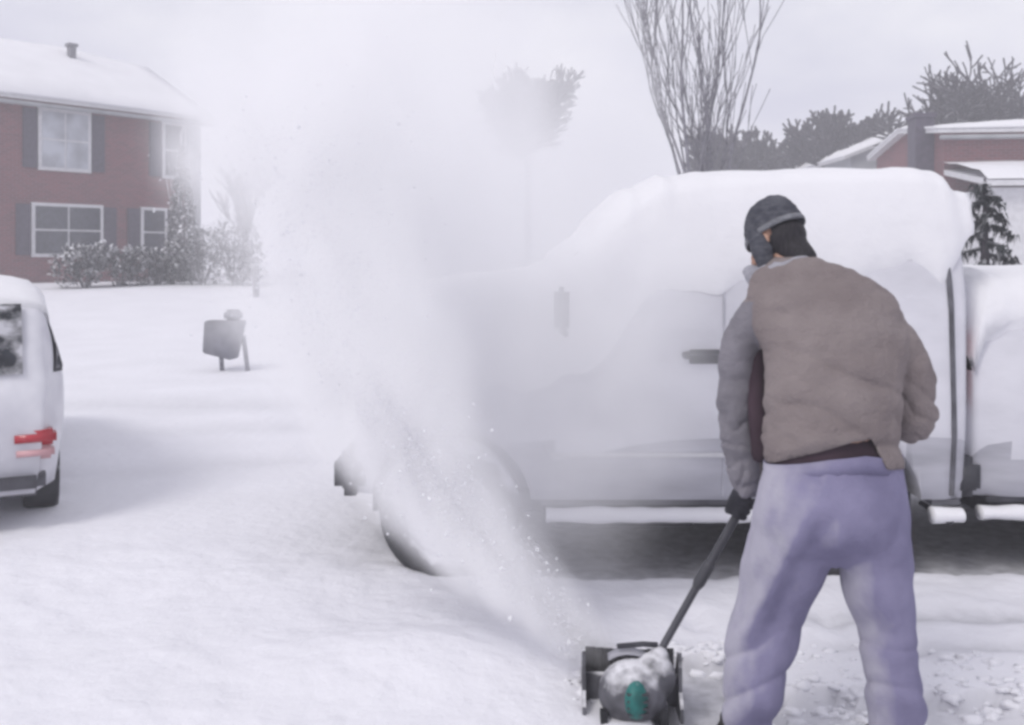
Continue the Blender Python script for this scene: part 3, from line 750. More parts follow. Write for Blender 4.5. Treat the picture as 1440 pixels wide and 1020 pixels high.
# ================================================================== trees
def grow(bm, p, d, r, length, depth, rnd, up=.25, spread=.5, seg=5, kids=(2, 4), minr=.006, twist=.12, n=5):
    pts = [p.copy()]; rad = [r]; q = p.copy(); dd = d.copy()
    for k in range(seg):
        dd = (dd+Vector((rnd.gauss(0, twist), rnd.gauss(0, twist), rnd.gauss(0, twist*.5)+up*.15))).normalized()
        q = q+dd*length/seg; pts.append(q.copy()); rad.append(max(minr, r*(1-.55*(k+1)/seg)))
    add_tube(bm, pts, rad, n if r > .04 else 4 if r > .015 else 3, cap=False)
    if depth <= 0: return
    for i in range(rnd.randint(*kids)+ (1 if depth > 1 else 0)):
        k = rnd.randint(1, seg); t = rnd.random()
        a = pts[k-1].lerp(pts[k], t); ra = rad[k]*rnd.uniform(.55, .8)
        dr = (pts[k]-pts[k-1]).normalized(); u, v = frame_of(dr); th = rnd.uniform(0, 6.283)
        nd = (dr+(u*math.cos(th)+v*math.sin(th))*spread*rnd.uniform(.6, 1.3)+Vector((0, 0, up))).normalized()
        grow(bm, a, nd, max(minr, ra), length*rnd.uniform(.5, .8), depth-1, rnd, up, spread, max(3, seg-1), kids, minr, twist, n)
    # leading shoot
    grow(bm, pts[-1], (pts[-1]-pts[-2]).normalized(), rad[-1], length*.6, depth-1, rnd, up, spread, max(3, seg-1), kids, minr, twist, n)
def bare_tree(name, label, x, y, stems, h, seed, mt, up=.3, spread=.5, depth=3, r=.1, lean=.25, kids=(2, 4), minr=.012, group=None, trunk_h=.5, cat='tree'):
    rnd = random.Random(seed); z = base_h(x, y)
    root = empty(name, (x, y, z)); tag(root, label, cat, group)
    b = bmesh.new(); base = Vector((x, y, z-.1))
    tp = base+Vector((0, 0, trunk_h+.1)); add_tube(b, [base, base.lerp(tp, .5)+Vector((.02, 0, 0)), tp], [r*1.7, r*1.45, r*1.3], 9)
    obj('trunk', b, mt, root)
    b = bmesh.new()
    for s in stems:
        d = Vector((s*lean*1.0, rnd.uniform(-.25, .25)*lean*2, 1)).normalized()
        grow(b, tp-Vector((0, 0, .08)), d, r*rnd.uniform(.6, .9), h*rnd.uniform(.42, .52), depth, rnd, up, spread, 6, kids, minr)
    obj('crown', b, mt, root)
    return root
bare_tree('bare_tree', 'tall bare tree with many upright branches rising behind the van', (992-720)/1400*21, 21,
          (-1.3, -.8, -.35, .1, .55, 1.05), 9.0, 5, M['treebark'], up=.6, spread=.40, depth=3, r=.070, lean=.30, kids=(1, 3), minr=.009, trunk_h=.9)
bare_tree('bare_tree', 'dim bare tree nearly lost in the flying snow left of the tall upright tree', (742-720)/1400*24, 24,
          (-.6, -.3, 0, .3, .6), 2.15, 12, M['darkbark'], up=.15, spread=.8, depth=4, r=.055, lean=.4, kids=(3, 4), minr=.022, trunk_h=3.3)
bare_tree('bare_tree', 'gnarled snow-laden tree rising over the red brick house at upper right', (1378-720)/1400*37, 37,
          (-1.0, -.5, 0, .5, 1.0), 5.0, 33, M['darkbark'], up=.02, spread=.9, depth=4, r=.16, lean=.5, kids=(3, 4), minr=.030, trunk_h=2.8)
for (px, Y, h_, sd_, lb) in ((1080, 50, 7.6, 41, 'dark rounded tree between the two small pale houses beyond the van'),
                         (1168, 46, 8.2, 42, 'dark tree at the right end of the small grey gabled house'),
                         (1215, 44, 8.0, 43, 'thin dark tree left of the snowy roof slope'),
                         (1020, 48, 7.4, 44, 'dark low tree directly behind the base of the tall bare tree')):
    bare_tree('background_tree', lb, (px-720)/1400*Y, Y, (-.7, -.35, 0, .35, .7), h_*.52, sd_, M['darkbark'], up=.1, spread=.75, depth=4, r=.15, lean=.3, kids=(2, 4), minr=.05, trunk_h=h_*.4, group='trees beyond the van')
for (px, Y, h_, sd_, lb) in ((470, 60, 9, 51, 'far tree in the falling snow left of centre'), (600, 70, 9, 52, 'far tree hidden in the snow cloud at centre'), (345, 48, 6.5, 53, 'frosted tree at the right corner of the brick house')):
    bare_tree('frosted_tree', lb, (px-720)/1400*Y, Y, (-.6, -.3, 0, .3, .6), h_*.6, sd_, M['paledbark'], up=.25, spread=.5, depth=3, r=.14, lean=.3, kids=(2, 3), minr=.03, trunk_h=1.6, group='trees in the snow haze')

# ================================================================== shrubs
def shrub(name, label, c, rx, ry, h, seed, mt, n=1500, leaf=.07, group=None, conical=False, cat='shrub'):
    rnd = random.Random(seed); root = empty(name, (c[0], c[1], c[2])); tag(root, label, cat, group)
    b = bmesh.new()
    for k in range(7):
        a = rnd.uniform(0, 6.28); e = Vector((math.cos(a)*rx*.7, math.sin(a)*ry*.7, h*rnd.uniform(.6, .95)))
        add_tube(b, [Vector(c)-Vector((0, 0, .15)), Vector(c)+e*.5+Vector((0, 0, .1)), Vector(c)+e], [.03, .02, .01], 5)
    obj('stem', b, M['bark'], root)
    b = bmesh.new(); lob = [(rnd.uniform(-.7, .7), rnd.uniform(-.7, .7), rnd.uniform(.25, .85)) for _ in range(9)]
    for k in range(n):
        if conical:
            t = rnd.random()**1.2; rr = (1-t)**.8; a = rnd.uniform(0, 6.28); q = rr*rnd.uniform(.55, 1.05)
            p_ = Vector((math.cos(a)*q*rx, math.sin(a)*q*ry, t*h))
        else:
            l = rnd.choice(lob); d = Vector((rnd.gauss(0, 1), rnd.gauss(0, 1), rnd.gauss(0, 1))).normalized()*rnd.uniform(.25, .48)
            p_ = Vector(((l[0]*.75+d.x)*rx, (l[1]*.75+d.y)*ry, max(0, (l[2]*.8+d.z*.7))*h))
        p_ += Vector(c); dr = Vector((rnd.gauss(0, 1), rnd.gauss(0, 1), rnd.gauss(.2, .7))).normalized(); u, v = frame_of(dr); s = leaf*rnd.uniform(.6, 1.6)
        try: b.faces.new([b.verts.new(p_+u*s*.35), b.verts.new(p_+dr*s), b.verts.new(p_-u*s*.35), b.verts.new(p_-dr*s*.8)])
        except ValueError: pass
    obj('foliage', b, mt, root, smooth=False)
    return root
def SP(px, Y): return ((px-CX)/F*Y, Y, base_h((px-CX)/F*Y, Y)+.05)
shrub('conical_evergreen', 'tall grey green conical evergreen at the right corner of the brick house', SP(256, 31), .70, .70, 4.2, 1, M['needle2'], 2600, .11, conical=True)
for px, Y, rx, h_, sd_, mt, lb in ((120, 26.5, .9, 1.3, 2, 'needle2', 'snow covered shrub low against the brick wall, farthest left of the row'),
                         (170, 27.5, 1.0, 1.2, 3, 'needle2', 'snow laden rounded shrub below the lower window of the brick house'),
                         (222, 28, .8, 1.15, 4, 'needle', 'darker shrub just left of the conical evergreen'),
                         (284, 28, 1.2, 1.8, 5, 'needle', 'dark shrub just right of the conical evergreen'),
                         (328, 27.5, 1.0, 2.0, 6, 'needle', 'dark shrub at the right end of the row beside the brick house')):
    shrub('shrub', lb, SP(px, Y), rx, rx*.8, h_, sd_, M[mt], 1700, .085, group='snowy shrubs in front of the brick house')

def drooping_evergreen(name, label, c, h, rad, seed, n=2600):
    rnd = random.Random(seed); root = empty(name, c); tag(root, label, 'tree')
    b = bmesh.new(); add_tube(b, [Vector(c)-Vector((0, 0, .2)), Vector(c)+Vector((0, 0, h*.5)), Vector(c)+Vector((0, 0, h))], [.09, .06, .01], 8); obj('trunk', b, M['darkbark'], root)
    b = bmesh.new()
    for k in range(34):
        t = k/33; z = h*(.22+.76*t); a = k*2.4+rnd.uniform(-.3, .3); L_ = rad*(1-t*.85)*rnd.uniform(.8, 1.15)
        p0 = Vector(c)+Vector((0, 0, z)); d = Vector((math.cos(a), math.sin(a), 0)); pts = [p0, p0+d*L_*.5-Vector((0, 0, .10*L_)), p0+d*L_-Vector((0, 0, .55*L_))]
        add_tube(b, pts, [.02, .014, .006], 4, cap=False)
        for m in range(n//34):
            u_ = rnd.uniform(.12, 1); q = pts[0].lerp(pts[1], u_*2) if u_ < .5 else pts[1].lerp(pts[2], u_*2-1)
            q = q+Vector((rnd.gauss(0, .03), rnd.gauss(0, .03), 0)); dr = Vector((rnd.gauss(0, .45), rnd.gauss(0, .45), -1)).normalized(); u1, v1 = frame_of(dr); s_ = rnd.uniform(.05, .13)
            b.faces.new([b.verts.new(q+u1*s_*.16), b.verts.new(q+dr*s_), b.verts.new(q-u1*s_*.16)])
    obj('crown', b, M['needle'], root, smooth=False)
drooping_evergreen('evergreen_tree', 'dark drooping evergreen just past the rear edge of the van', ((1385-CX)/F*9.2, 9.2, 0), 2.35, .85, 8)
# fence post and box on legs
P0 = SP(360, 24); b = bmesh.new(); add_box(b, (P0[0], P0[1], P0[2]+.25), (.13, .13, .85), bev=.015); add_ball(b, (P0[0], P0[1], P0[2]+.70), (.085, .085, .05), 2)
tag(obj('wooden_post', b, M['post']), 'short grey post standing in the snow right of the dark shrubs', 'post')
Yb = 13.8; bx = empty('box_on_legs', ((318-720)/1400*Yb, Yb, .05)); tag(bx, 'grey box on two thin legs standing in the snowy yard', 'box')
A = W(318, 475, Yb)
b = bmesh.new()
vs = [(-.27, -.13, .24), (.22, -.13, .24), (.26, .13, .24), (-.24, .13, .24), (-.29, -.15, -.20), (.10, -.15, -.30), (.14, .13, -.30), (-.26, .13, -.20)]
rv = [b.verts.new((A.x+x, A.y+y, A.z+z)) for x, y, z in vs]
vs2 = b.verts.new((A.x+.26, A.y-.14, A.z-.10))
for f in ((0, 3, 2, 1), (3, 7, 6, 2), (0, 4, 7, 3), (4, 5, 6, 7)): b.faces.new([rv[i] for i in f])
b.faces.new((rv[0], rv[1], vs2, rv[5], rv[4])); b.faces.new((rv[1], rv[2], rv[6], rv[5], vs2))
bmesh.ops.recalc_face_normals(b, faces=b.faces); bmesh.ops.bevel(b, geom=b.edges[:], offset=.018, segments=2, affect='EDGES')
obj('box_body', b, M['greybox'], bx)
b = bmesh.new(); add_box(b, (A.x+.10, A.y, A.z+.31), (.24, .16, .16), bev=.04); obj('lid_knob', b, M['greybox'], bx)
for (a_, c_) in (((-.07, -.28), (-.05, -.56)), ((.24, -.02), (.31, -.55))):
    b = bmesh.new(); add_tube(b, [(A.x+a_[0], A.y, A.z+a_[1]+.05), (A.x+c_[0], A.y, A.z+c_[1])], .032, 8); obj('leg', b, M['greybox'], bx)

# ================================================================== the person
def PW(px, py, Y): return W(px, py, Y)
def pr(px, Y): return px*Y/F
person = None
# torso rows: (py, cx, half width px, half depth m, Y)
TORSO = [(662, 1174, 97, .150, 3.08), (620, 1170, 97, .155, 3.09), (560, 1171, 95, .16, 3.11), (500, 1173, 100, .165, 3.14),
         (450, 1163, 106, .160, 3.18), (415, 1152, 100, .15, 3.21), (388, 1134, 74, .12, 3.245), (372, 1122, 46, .09, 3.26), (364, 1122, 34, .07, 3.27)]
def torso_rings(scale=1.0, rows=TORSO, grow_=0):
    rs = []
    for py, cx, hw, dp, Y in ringspline(rows, 4):
        rs.append((PW(cx, py, Y), pr(hw, Y)*scale+grow_, dp*scale+grow_))
    return rs
HAND_L = Vector((.778, 3.36, .770)); SHAFT_A = Vector((.517, 3.47, .235)); sdv = (HAND_L-SHAFT_A).normalized()
SHAFT_B = HAND_L+sdv*.20; HAND_R = Vector((1.0, 3.395, 1.10))
ARM_R = [(PW(1228, 452, 3.20), .088), (PW(1262, 500, 3.20), .086), (PW(1281, 560, 3.20), .078), (PW(1279, 596, 3.24), .072), (Vector((1.16, 3.36, 1.10)), .058), (HAND_R+Vector((.085, .0, .0)), .046)]
ARM_L = [(PW(1070, 442, 3.23), .068), (PW(1048, 475, 3.27), .070), (PW(1038, 530, 3.30), .063), (PW(1037, 600, 3.32), .066), (PW(1046, 650, 3.33), .060), (PW(1050, 683, 3.345), .047)]
LEG_L = [(1050, 1058, 30, 3.17), (1008, 1054, 36, 3.17), (985, 1058, 41, 3.17), (960, 1060, 42, 3.17), (925, 1066, 45, 3.18), (895, 1073, 50, 3.19), (860, 1082, 50, 3.19), (830, 1092, 52, 3.18), (790, 1106, 60, 3.15), (750, 1120, 66, 3.12), (710, 1128, 66, 3.10)]
LEG_R = [(1055, 1258, 32, 3.05), (1008, 1260, 36, 3.05), (985, 1258, 39, 3.05), (950, 1256, 39, 3.05), (910, 1247, 39, 3.06), (880, 1243, 40, 3.07), (840, 1238, 46, 3.07), (800, 1232, 50, 3.08), (760, 1226, 53, 3.08), (710, 1222, 54, 3.09)]
HIP = [(640, 1172, 92, .135, 3.09), (660, 1171, 97, .148, 3.09), (700, 1169, 104, .165, 3.08), (740, 1168, 106, .160, 3.08), (765, 1172, 90, .13, 3.09), (790, 1176, 52, .07, 3.10)]
# head frame
HC = PW(1089, 336, 3.36)
Up = Vector((-.30, .42, .86)).normalized(); Fd = Vector((-.60, .60, -.52)); Fd = (Fd-Up*Fd.dot(Up)).normalized(); Rt = Fd.cross(Up).normalized()
HM = Matrix((Rt, Fd, Up)).transposed()      # local x right, y face, z up
def hp(x, y, z): return HC+HM @ Vector((x, y, z))
def head_bm():
    b = bmesh.new()
    add_ball(b, HC+HM @ Vector((0, -.008, .025)), (.074, .092, .085), 3, M=HM.to_4x4())
    add_ball(b, hp(0, .028, -.045), (.056, .062, .07), 3, M=HM.to_4x4())
    add_ball(b, hp(0, .062, -.092), (.026, .022, .022), 2, M=HM.to_4x4())                    # chin
    add_tube(b, [hp(0, .083, .012), hp(0, .098, -.015), hp(0, .106, -.032), hp(0, .088, -.042)], [.009, .012, .016, .012], 8)   # nose
    add_ball(b, hp(0, .085, -.062), (.024, .010, .006), 2, M=HM.to_4x4()); add_ball(b, hp(0, .084, -.071), (.020, .010, .007), 2, M=HM.to_4x4())
    for s in (-1, 1):
        add_ball(b, hp(s*.076, -.005, -.012), (.010, .020, .032), 2, M=HM.to_4x4())          # ears
        add_ball(b, hp(s*.030, .074, .020), (.022, .012, .008), 2, M=HM.to_4x4())            # brows
    return b
def finger_arc(c, ax, start, r, a0, a1, n=6):
    ax = ax.normalized(); s = (start-ax*start.dot(ax)).normalized(); t = ax.cross(s)
    return [c+(s*math.cos(a0+(a1-a0)*k/n)+t*math.sin(a0+(a1-a0)*k/n))*r for k in range(n+1)]
def hand(b, c, ax, wrist, fr, sr, sgn):
    """hand closed round a bar of radius sr along ax at c; palm towards the wrist"""
    ax = ax.normalized(); to = wrist-c; s = (to-ax*to.dot(ax)).normalized()
    if to.length and (to-ax*to.dot(ax)).length < .02: s = frame_of(ax)[0]
    back = c+s*(sr+fr*1.4)
    off = [-.033, -.011, .011, .032]; ln = [3.5, 3.95, 3.8, 3.1]
    for o_, l_ in zip(off, ln):
        st0 = back+ax*o_*1.1
        arc = finger_arc(c+ax*o_, ax, s, sr+fr*.95, 0.15*sgn, l_*sgn*.98, 7)
        add_limb(b, [(st0+s*fr*.4, fr*1.15)]+[(q, fr*(1-.04*i)) for i, q in enumerate(arc)], 8, 2)
    th = finger_arc(c+ax*.045, ax, s, sr+fr, -.4*sgn, -2.3*sgn, 5)
    add_limb(b, [(back+ax*.03+s*.012, fr*1.3)]+[(q, fr*1.1*(1-.04*i)) for i, q in enumerate(th)], 8, 2)
    # palm and wrist
    add_limb(b, [(back-ax*.028, fr*1.75), (back, fr*1.9), (back+ax*.028, fr*1.75)], 10, 2)
    add_limb(b, [(back, fr*2.1), (back.lerp(wrist, .5), fr*2.5), (wrist, fr*2.7)], 12, 3)
WR_L = ARM_L[-1][0]+Vector((0, 0, .0)); WR_R = ARM_R[-1][0]
gripdir = Vector((1, -.15, .25)).normalized()
# --- body: one continuous skin surface (mostly under the clothes)
b = head_bm()
add_limb(b, [(hp(0, -.02, -.03), .056), (PW(1108, 372, 3.31), .056), (PW(1128, 405, 3.24), .07)], 16)
add_rings(b, torso_rings(.80, TORSO[:7])); 
add_limb(b, [(p_, r_*.62) for p_, r_ in ARM_R]); add_limb(b, [(p_, r_*.62) for p_, r_ in ARM_L])
add_rings(b, [(PW(cx, py, Y), pr(hw, Y)*.82, dp*.8) for py, cx, hw, dp, Y in ringspline(HIP, 3)])
for LG in (LEG_L, LEG_R): add_limb(b, [(PW(cx, py, Y), pr(hw, Y)*.62) for py, cx, hw, Y in LG[::2]], 16, 3)
for LG in (LEG_L, LEG_R):
    f0 = PW(LG[0][1], LG[0][0], LG[0][3]); add_limb(b, [(Vector((f0.x, f0.y, .12)), .04), (Vector((f0.x, f0.y+.04, .07)), .036), (Vector((f0.x-.01, f0.y+.16, .055)), .028)], 12, 3)
hand(b, HAND_L, sdv, WR_L, .0075, .015, 1); hand(b, HAND_R, gripdir, WR_R, .0075, .015, -1)
b = remesh(b, .0065, 2)
person = obj('person', b, M['skin']); tag(person, 'person seen from behind in brown jacket and lavender sweatpants, stooping over a snow thrower', 'person')
def fold(v, n, amp, fn):
    v.co += n*amp*fn(v.co)
# --- jacket
b = bmesh.new(); add_rings(b, torso_rings()); add_limb(b, ARM_R, 24); add_limb(b, ARM_L, 24)
add_limb(b, [(PW(1098, 417, 3.21), .060), (PW(1150, 400, 3.20), .078), (PW(1200, 420, 3.19), .085), (PW(1235, 448, 3.20), .083)], 20)     # shoulder yoke
b = remesh(b, .0072, 5)
def jfold(c):
    a = 0
    X = (c.x/c.y*F+CX); Yp = HY+(CH-c.z)/c.y*F
    # long drag lines across the back and lower torso, sloping down to the right
    q = (Yp-(X-1170)*.30)/26+1.1*n3(c.x*5, c.z*4, 2)
    cre = lambda w_: -((1-abs(math.sin(w_)))**2.5)
    a += 1.0*cre(q*1.1)*sst(455, 540, Yp)*sst(1075, 1115, X)*(1-sst(1235, 1275, X))
    q2 = (Yp+(X-1170)*.18)/17+1.2*n3(c.x*6, c.z*5, 7)
    a += .9*cre(q2*1.0)*sst(590, 630, Yp)*sst(1072, 1100, X)
    a += .8*noise.fractal(Vector((c.x*9, c.y*9, c.z*14)), 1, 2, 3)
    # sleeves: rings of creases near elbow
    if X < 1078: a += .7*cre(c.z*36+3*n3(c.x*14, c.z*11)+c.x*12)*sst(540, 600, Yp)
    if X > 1262: a += .8*cre(c.z*34+c.x*22+2*n3(c.x*9, c.z*9))*sst(500, 560, Yp)
    return a
for v in b.verts: fold(v, v.normal.copy(), .0125, jfold)
def hem(c):
    X = c.x/c.y*F+CX
    py = interp([(1060, 660), (1080, 657), (1110, 646), (1150, 633), (1200, 617), (1226, 614), (1238, 636), (1250, 658), (1290, 662)], X)
    return CH-(py-HY)/F*3.0
dead = [v for v in b.verts if v.co.z < hem(v.co) and v.co.y < 3.25 and 1066 < v.co.x/v.co.y*F+CX < 1285]
dead += [v for v in b.verts if v.co.z < .95 and v.co.y >= 3.1 and v.co.x/v.co.y*F+CX > 1085 and v not in dead]
dead = list(set(dead))
bmesh.ops.delete(b, geom=dead, context='VERTS')
for v in b.verts:
    if v.is_boundary and v.co.y < 3.25: v.co.z = hem(v.co)
for f in b.faces:
    c = f.calc_center_median(); X = c.x/c.y*F+CX; Yp = HY+(CH-c.z)/c.y*F
    if X < 1068+max(0, (470-Yp))*.0 and Yp > 425 and c.y > 3.17: f.material_index = 1
jk = obj('jacket', b, [M['jacket'], M['sleeve']], person)
sm = jk.modifiers.new('s', 'SOLIDIFY'); sm.thickness = .006; sm.offset = -1
# --- dark undershirt showing under the raised hem, plus painted armpit shade
b = bmesh.new(); add_rings(b, [(PW(cx, py, Y), pr(hw, Y), dp) for py, cx, hw, dp, Y in ringspline([(690, 1170, 88, .135, 3.09), (660, 1171, 91, .140, 3.09), (630, 1170, 88, .138, 3.095), (600, 1169, 80, .120, 3.1), (580, 1168, 60, .09, 3.11)], 3)], 40, cap=False)
add_limb(b, [(PW(1067, 475, 3.24), .022), (PW(1064, 560, 3.25), .030), (PW(1068, 640, 3.22), .026)], 12)  # dark strip standing in for the shade between left sleeve and torso
obj('shirt_and_armpit_shade', b, M['shirt_and_armpit_shade'], person)
# --- trousers
b = bmesh.new(); add_rings(b, [(PW(cx, py, Y), pr(hw, Y), dp) for py, cx, hw, dp, Y in ringspline(HIP, 4)], 40)
for LG in (LEG_L, LEG_R):
    rows = ringspline(LG, 4)
    add_rings(b, [(PW(cx, py, Y), pr(hw, Y), min(.15, pr(hw, Y)*1.08)) for py, cx, hw, Y in rows], 28)
for (px, py) in ((1128, 725), (1216, 725)): add_ball(b, PW(px, py, 3.03), (.100, .10, .15), 3)
b = remesh(b, .0075, 16)
def tfold(c):
    X = (c.x/c.y*F+CX); Yp = HY+(CH-c.z)/c.y*F; a = 0
    left = X < 1178
    # a long diagonal drag fold from the seat down to the left knee
    if left:
        d = (X-(1150-(Yp-700)*.52)); a += 1.5*math.exp(-(d/16)**2)*sst(690, 760, Yp)*(1-sst(880, 930, Yp))
        d = (X-(1182-(Yp-700)*.52)); a -= 1.1*math.exp(-(d/16)**2)*sst(710, 770, Yp)*(1-sst(880, 930, Yp))
    k = sst(850, 930, Yp)
    q = (Yp+(X-1070)*(.42 if left else -.35))/15+1.5*n3(c.x*6, c.z*5, 11)
    a += k*(.35*math.sin(q*1.25)-.8*(1-abs(math.sin(q*.8+2)))**2.5)
    q = (Yp+(X-1070)*(.55 if left else -.5))/24+1.3*n3(c.x*5, c.z*4, 3)
    a += .35*math.sin(q*1.6)*sst(730, 800, Yp)
    a += .75*noise.fractal(Vector((c.x*8, c.y*8, c.z*5)), 1, 2, 3)
    return a
for v in b.verts: fold(v, v.normal.copy(), .012, tfold)
def band(c):
    X = c.x/c.y*F+CX; return CH-(interp([(1070, 664), (1110, 657), (1170, 646), (1220, 641), (1270, 650)], X)-HY)/F*2.98
bmesh.ops.delete(b, geom=[v for v in b.verts if v.co.z > band(v.co)], context='VERTS')
for v in b.verts:
    if v.is_boundary: v.co.z = band(v.co)
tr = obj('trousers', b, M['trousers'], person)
sm = tr.modifiers.new('s', 'SOLIDIFY'); sm.thickness = .005; sm.offset = -1
# waistband
b = bmesh.new(); n = 48; r0 = []; r1 = []
for k in range(n):
    a = 2*math.pi*k/n; c = PW(1171, 655, 3.09); x = c.x+pr(96.5, 3.09)*math.cos(a); y = c.y+.147*math.sin(a)
    z = band(Vector((x, y, 0)))
    r0.append(b.verts.new((x, y, z-.048))); r1.append(b.verts.new((x, y, z+.004)))
for k in range(n): b.faces.new((r0[k], r0[(k+1) % n], r1[(k+1) % n], r1[k]))
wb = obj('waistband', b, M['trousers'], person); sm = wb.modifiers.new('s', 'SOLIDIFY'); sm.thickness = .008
# --- boots
for LG, yaw in ((LEG_L, .12), (LEG_R, -.05)):
    f0 = PW(LG[0][1], LG[0][0], LG[0][3]); b = bmesh.new()
    d = Vector((-math.sin(yaw)*1, math.cos(yaw), 0)); f0 = Vector((f0.x, f0.y, 0)); z = .02
    add_limb(b, [(f0+Vector((0, 0, .20)), .058), (f0+Vector((0, 0, .12)), .056), (f0+d*.02+Vector((0, 0, .07)), .054)], 18)
    add_limb(b, [(f0-d*.03+Vector((0, 0, .055)), .050), (f0+d*.10+Vector((0, 0, .055)), .052), (f0+d*.19+Vector((0, 0, .048)), .044)], 18)
    add_box(b, f0+d*.075+Vector((0, 0, .014)), (.10, .31, .028), rz=yaw, bev=.01)
    obj('boot', remesh(b, .007, 3), M['boot'], person)
# --- gloves
for c, ax, wr, sg in ((HAND_L, sdv, WR_L, 1), (HAND_R, gripdir, WR_R, -1)):
    b = bmesh.new(); hand(b, c, ax, wr, .0115, .0150, sg); obj('glove', remesh(b, .0042, 2), M['glove'], person)
# --- hair, hat
b = bmesh.new(); add_ball(b, hp(0, -.022, -.012), (.080, .088, .078), 3, M=HM.to_4x4(), rough=.04)
bmesh.ops.delete(b, geom=[v for v in b.verts if (HM.transposed() @ (v.co-HC)).y > .045 or (HM.transposed() @ (v.co-HC)).z < -.085], context='VERTS')
add_limb(b, [(hp(0, -.03, -.02), .070), (PW(1112, 350, 3.31), .062), (PW(1128, 362, 3.27), .048)], 16)
obj('hair', remesh(b, .006, 3), M['hair'], person)
b = bmesh.new(); rows = []
for k in range(13):            # knitted dome
    t = k/12*math.pi/2; rows.append((hp(0, -.010-.012*math.sin(t), .012+.125*math.sin(t)), .084*math.cos(t)**.72+.002, .106*math.cos(t)**.72+.002))
add_rings(b, rows, 36, ax=(Rt, Fd))
for s in (-1, 1):              # ear flaps
    add_limb(b, [(hp(s*.074, .020, .03), .026), (hp(s*.078, .018, -.035), .036), (hp(s*.072, .036, -.098), .026)], 14)
b = remesh(b, .005, 3)
for v in b.verts: v.co += v.normal*.003*n3(v.co.x*60, v.co.y*60, v.co.z*60)
hat = obj('knit_hat', b, M['hat'], person)
b = bmesh.new(); rows = [(hp(0, -.010, .010), .086, .108), (hp(0, -.010, .006), .090, .112), (hp(0, -.011, .015), .092, .114), (hp(0, -.011, .026), .090, .112), (hp(0, -.011, .030), .083, .106)]
add_rings(b, rows, 40, cap=False, ax=(Rt, Fd)); obj('hat_band', b, M['hatband'], hat)
# --- collar
b = bmesh.new()
add_limb(b, [(PW(1058, 384, 3.37), .032), (PW(1070, 392, 3.29), .040), (PW(1096, 386, 3.235), .044), (PW(1128, 374, 3.225), .036)], 16)
b = remesh(b, .006, 3)
for v in b.verts: v.co += v.normal*.006*n3(v.co.x*25, v.co.y*25, v.co.z*60)
cl = obj('collar', b, M['collar'], person)

# ================================================================== the snow thrower
ms = empty('snow_thrower', (.415, 3.47, 0)); tag(ms, 'small teal and black electric snow thrower on a long shaft held by the person', 'snow thrower')
fa = R(-3); mf = Vector((-math.sin(fa), math.cos(fa), 0)); mr_ = Vector((math.cos(fa), math.sin(fa), 0)); MO = Vector((.415, 3.47, .0))
def ml(x, y, z): return MO+mr_*x+mf*y+Vector((0, 0, z))
MM = Matrix.Translation(MO) @ Matrix.Rotation(fa, 4, 'Z')
def plate(x, th):
    b = bmesh.new(); prof = [(-.10, .03), (.10, .012), (.20, .02), (.205, .05), (.12, .12), (.05, .16), (.0, .235), (-.035, .245), (-.05, .20), (-.06, .12), (-.10, .08)]
    a = [b.verts.new(ml(x-th/2, y, z)) for y, z in prof]; c = [b.verts.new(ml(x+th/2, y, z)) for y, z in prof]; n = len(prof)
    for k in range(n): b.faces.new((a[k], a[(k+1) % n], c[(k+1) % n], c[k]))
    b.faces.new(a); b.faces.new(c); bmesh.ops.recalc_face_normals(b, faces=b.faces); return b
obj('side_plate', plate(-.165, .012), M['housing'], ms, smooth=False); obj('side_plate', plate(.165, .012), M['housing'], ms, smooth=False)
b = bmesh.new(); g_ = []                        # curved scoop shell
for k in range(15):
    a = R(-100+k*9.0); g_.append([b.verts.new(ml(x, .09-.115*math.cos(a), .120+.105*math.sin(a))) for x in (-.159, .159)])
for p_, q in zip(g_, g_[1:]): b.faces.new((p_[0], p_[1], q[1], q[0]))
o = obj('scoop', b, M['housing'], ms); sm = o.modifiers.new('s', 'SOLIDIFY'); sm.thickness = .006
b = bmesh.new(); add_tube(b, [ml(-.155, .09, .115), ml(.155, .09, .115)], .018, 12)
for s in range(4):
    a0 = s*math.pi/2+.4; x0 = -.14
    for k in range(10):
        x = x0+.28*k/9; a = a0+(k-4.5)*.10*(1 if k < 5 else -1)
        add_box(b, (x, .09+.055*math.cos(a), .115+.055*math.sin(a)), (.034, .075*abs(math.cos(a))+.006, .075*abs(math.sin(a))+.006), M=MM)
obj('auger', b, M['rubber'], ms)
# motor housing
b = bmesh.new(); add_ball(b, ml(.0, -.075, .125), (.118, .105, .108), 3, M=Matrix.Rotation(fa, 4, 'Z')); add_ball(b, ml(.075, -.05, .17), (.075, .075, .08), 3)
add_limb(b, [(ml(.02, -.06, .16), .06), (ml(.085, -.045, .215), .042), (SHAFT_A-sdv*.01, .030)], 14)
add_box(b, (.01, -.04, .07), (.22, .16, .1), bev=.03, M=MM)
b = remesh(b, .006, 3); obj('motor_housing', b, M['housing'], ms)
b = bmesh.new(); add_ball(b, ml(.005, -.112, .130), (.056, .085, .076), 3, M=Matrix.Rotation(fa, 4, 'Z')); mc = obj('motor_cover', b, M['teal'], ms)
for k in range(4):
    b = bmesh.new(); add_box(b, (.01, -.175+.004*abs(k-1.5), .095+.022*k), (.07, .03, .006), M=MM); obj('vent_slot', b, M['darkplastic'], mc, smooth=False)
b = bmesh.new(); g_ = []                         # pale guard arching over the motor
for k in range(13):
    a = R(35+k*7.5); g_.append([b.verts.new(ml(-.01+.125*math.cos(a), y, .12+.125*math.sin(a))) for y in (-.05, -.02, .01)])
for p_, q in zip(g_, g_[1:]):
    for j in range(2): b.faces.new((p_[j], p_[j+1], q[j+1], q[j]))
o = obj('guard', b, M['guard'], ms); sm = o.modifiers.new('s', 'SOLIDIFY'); sm.thickness = .004
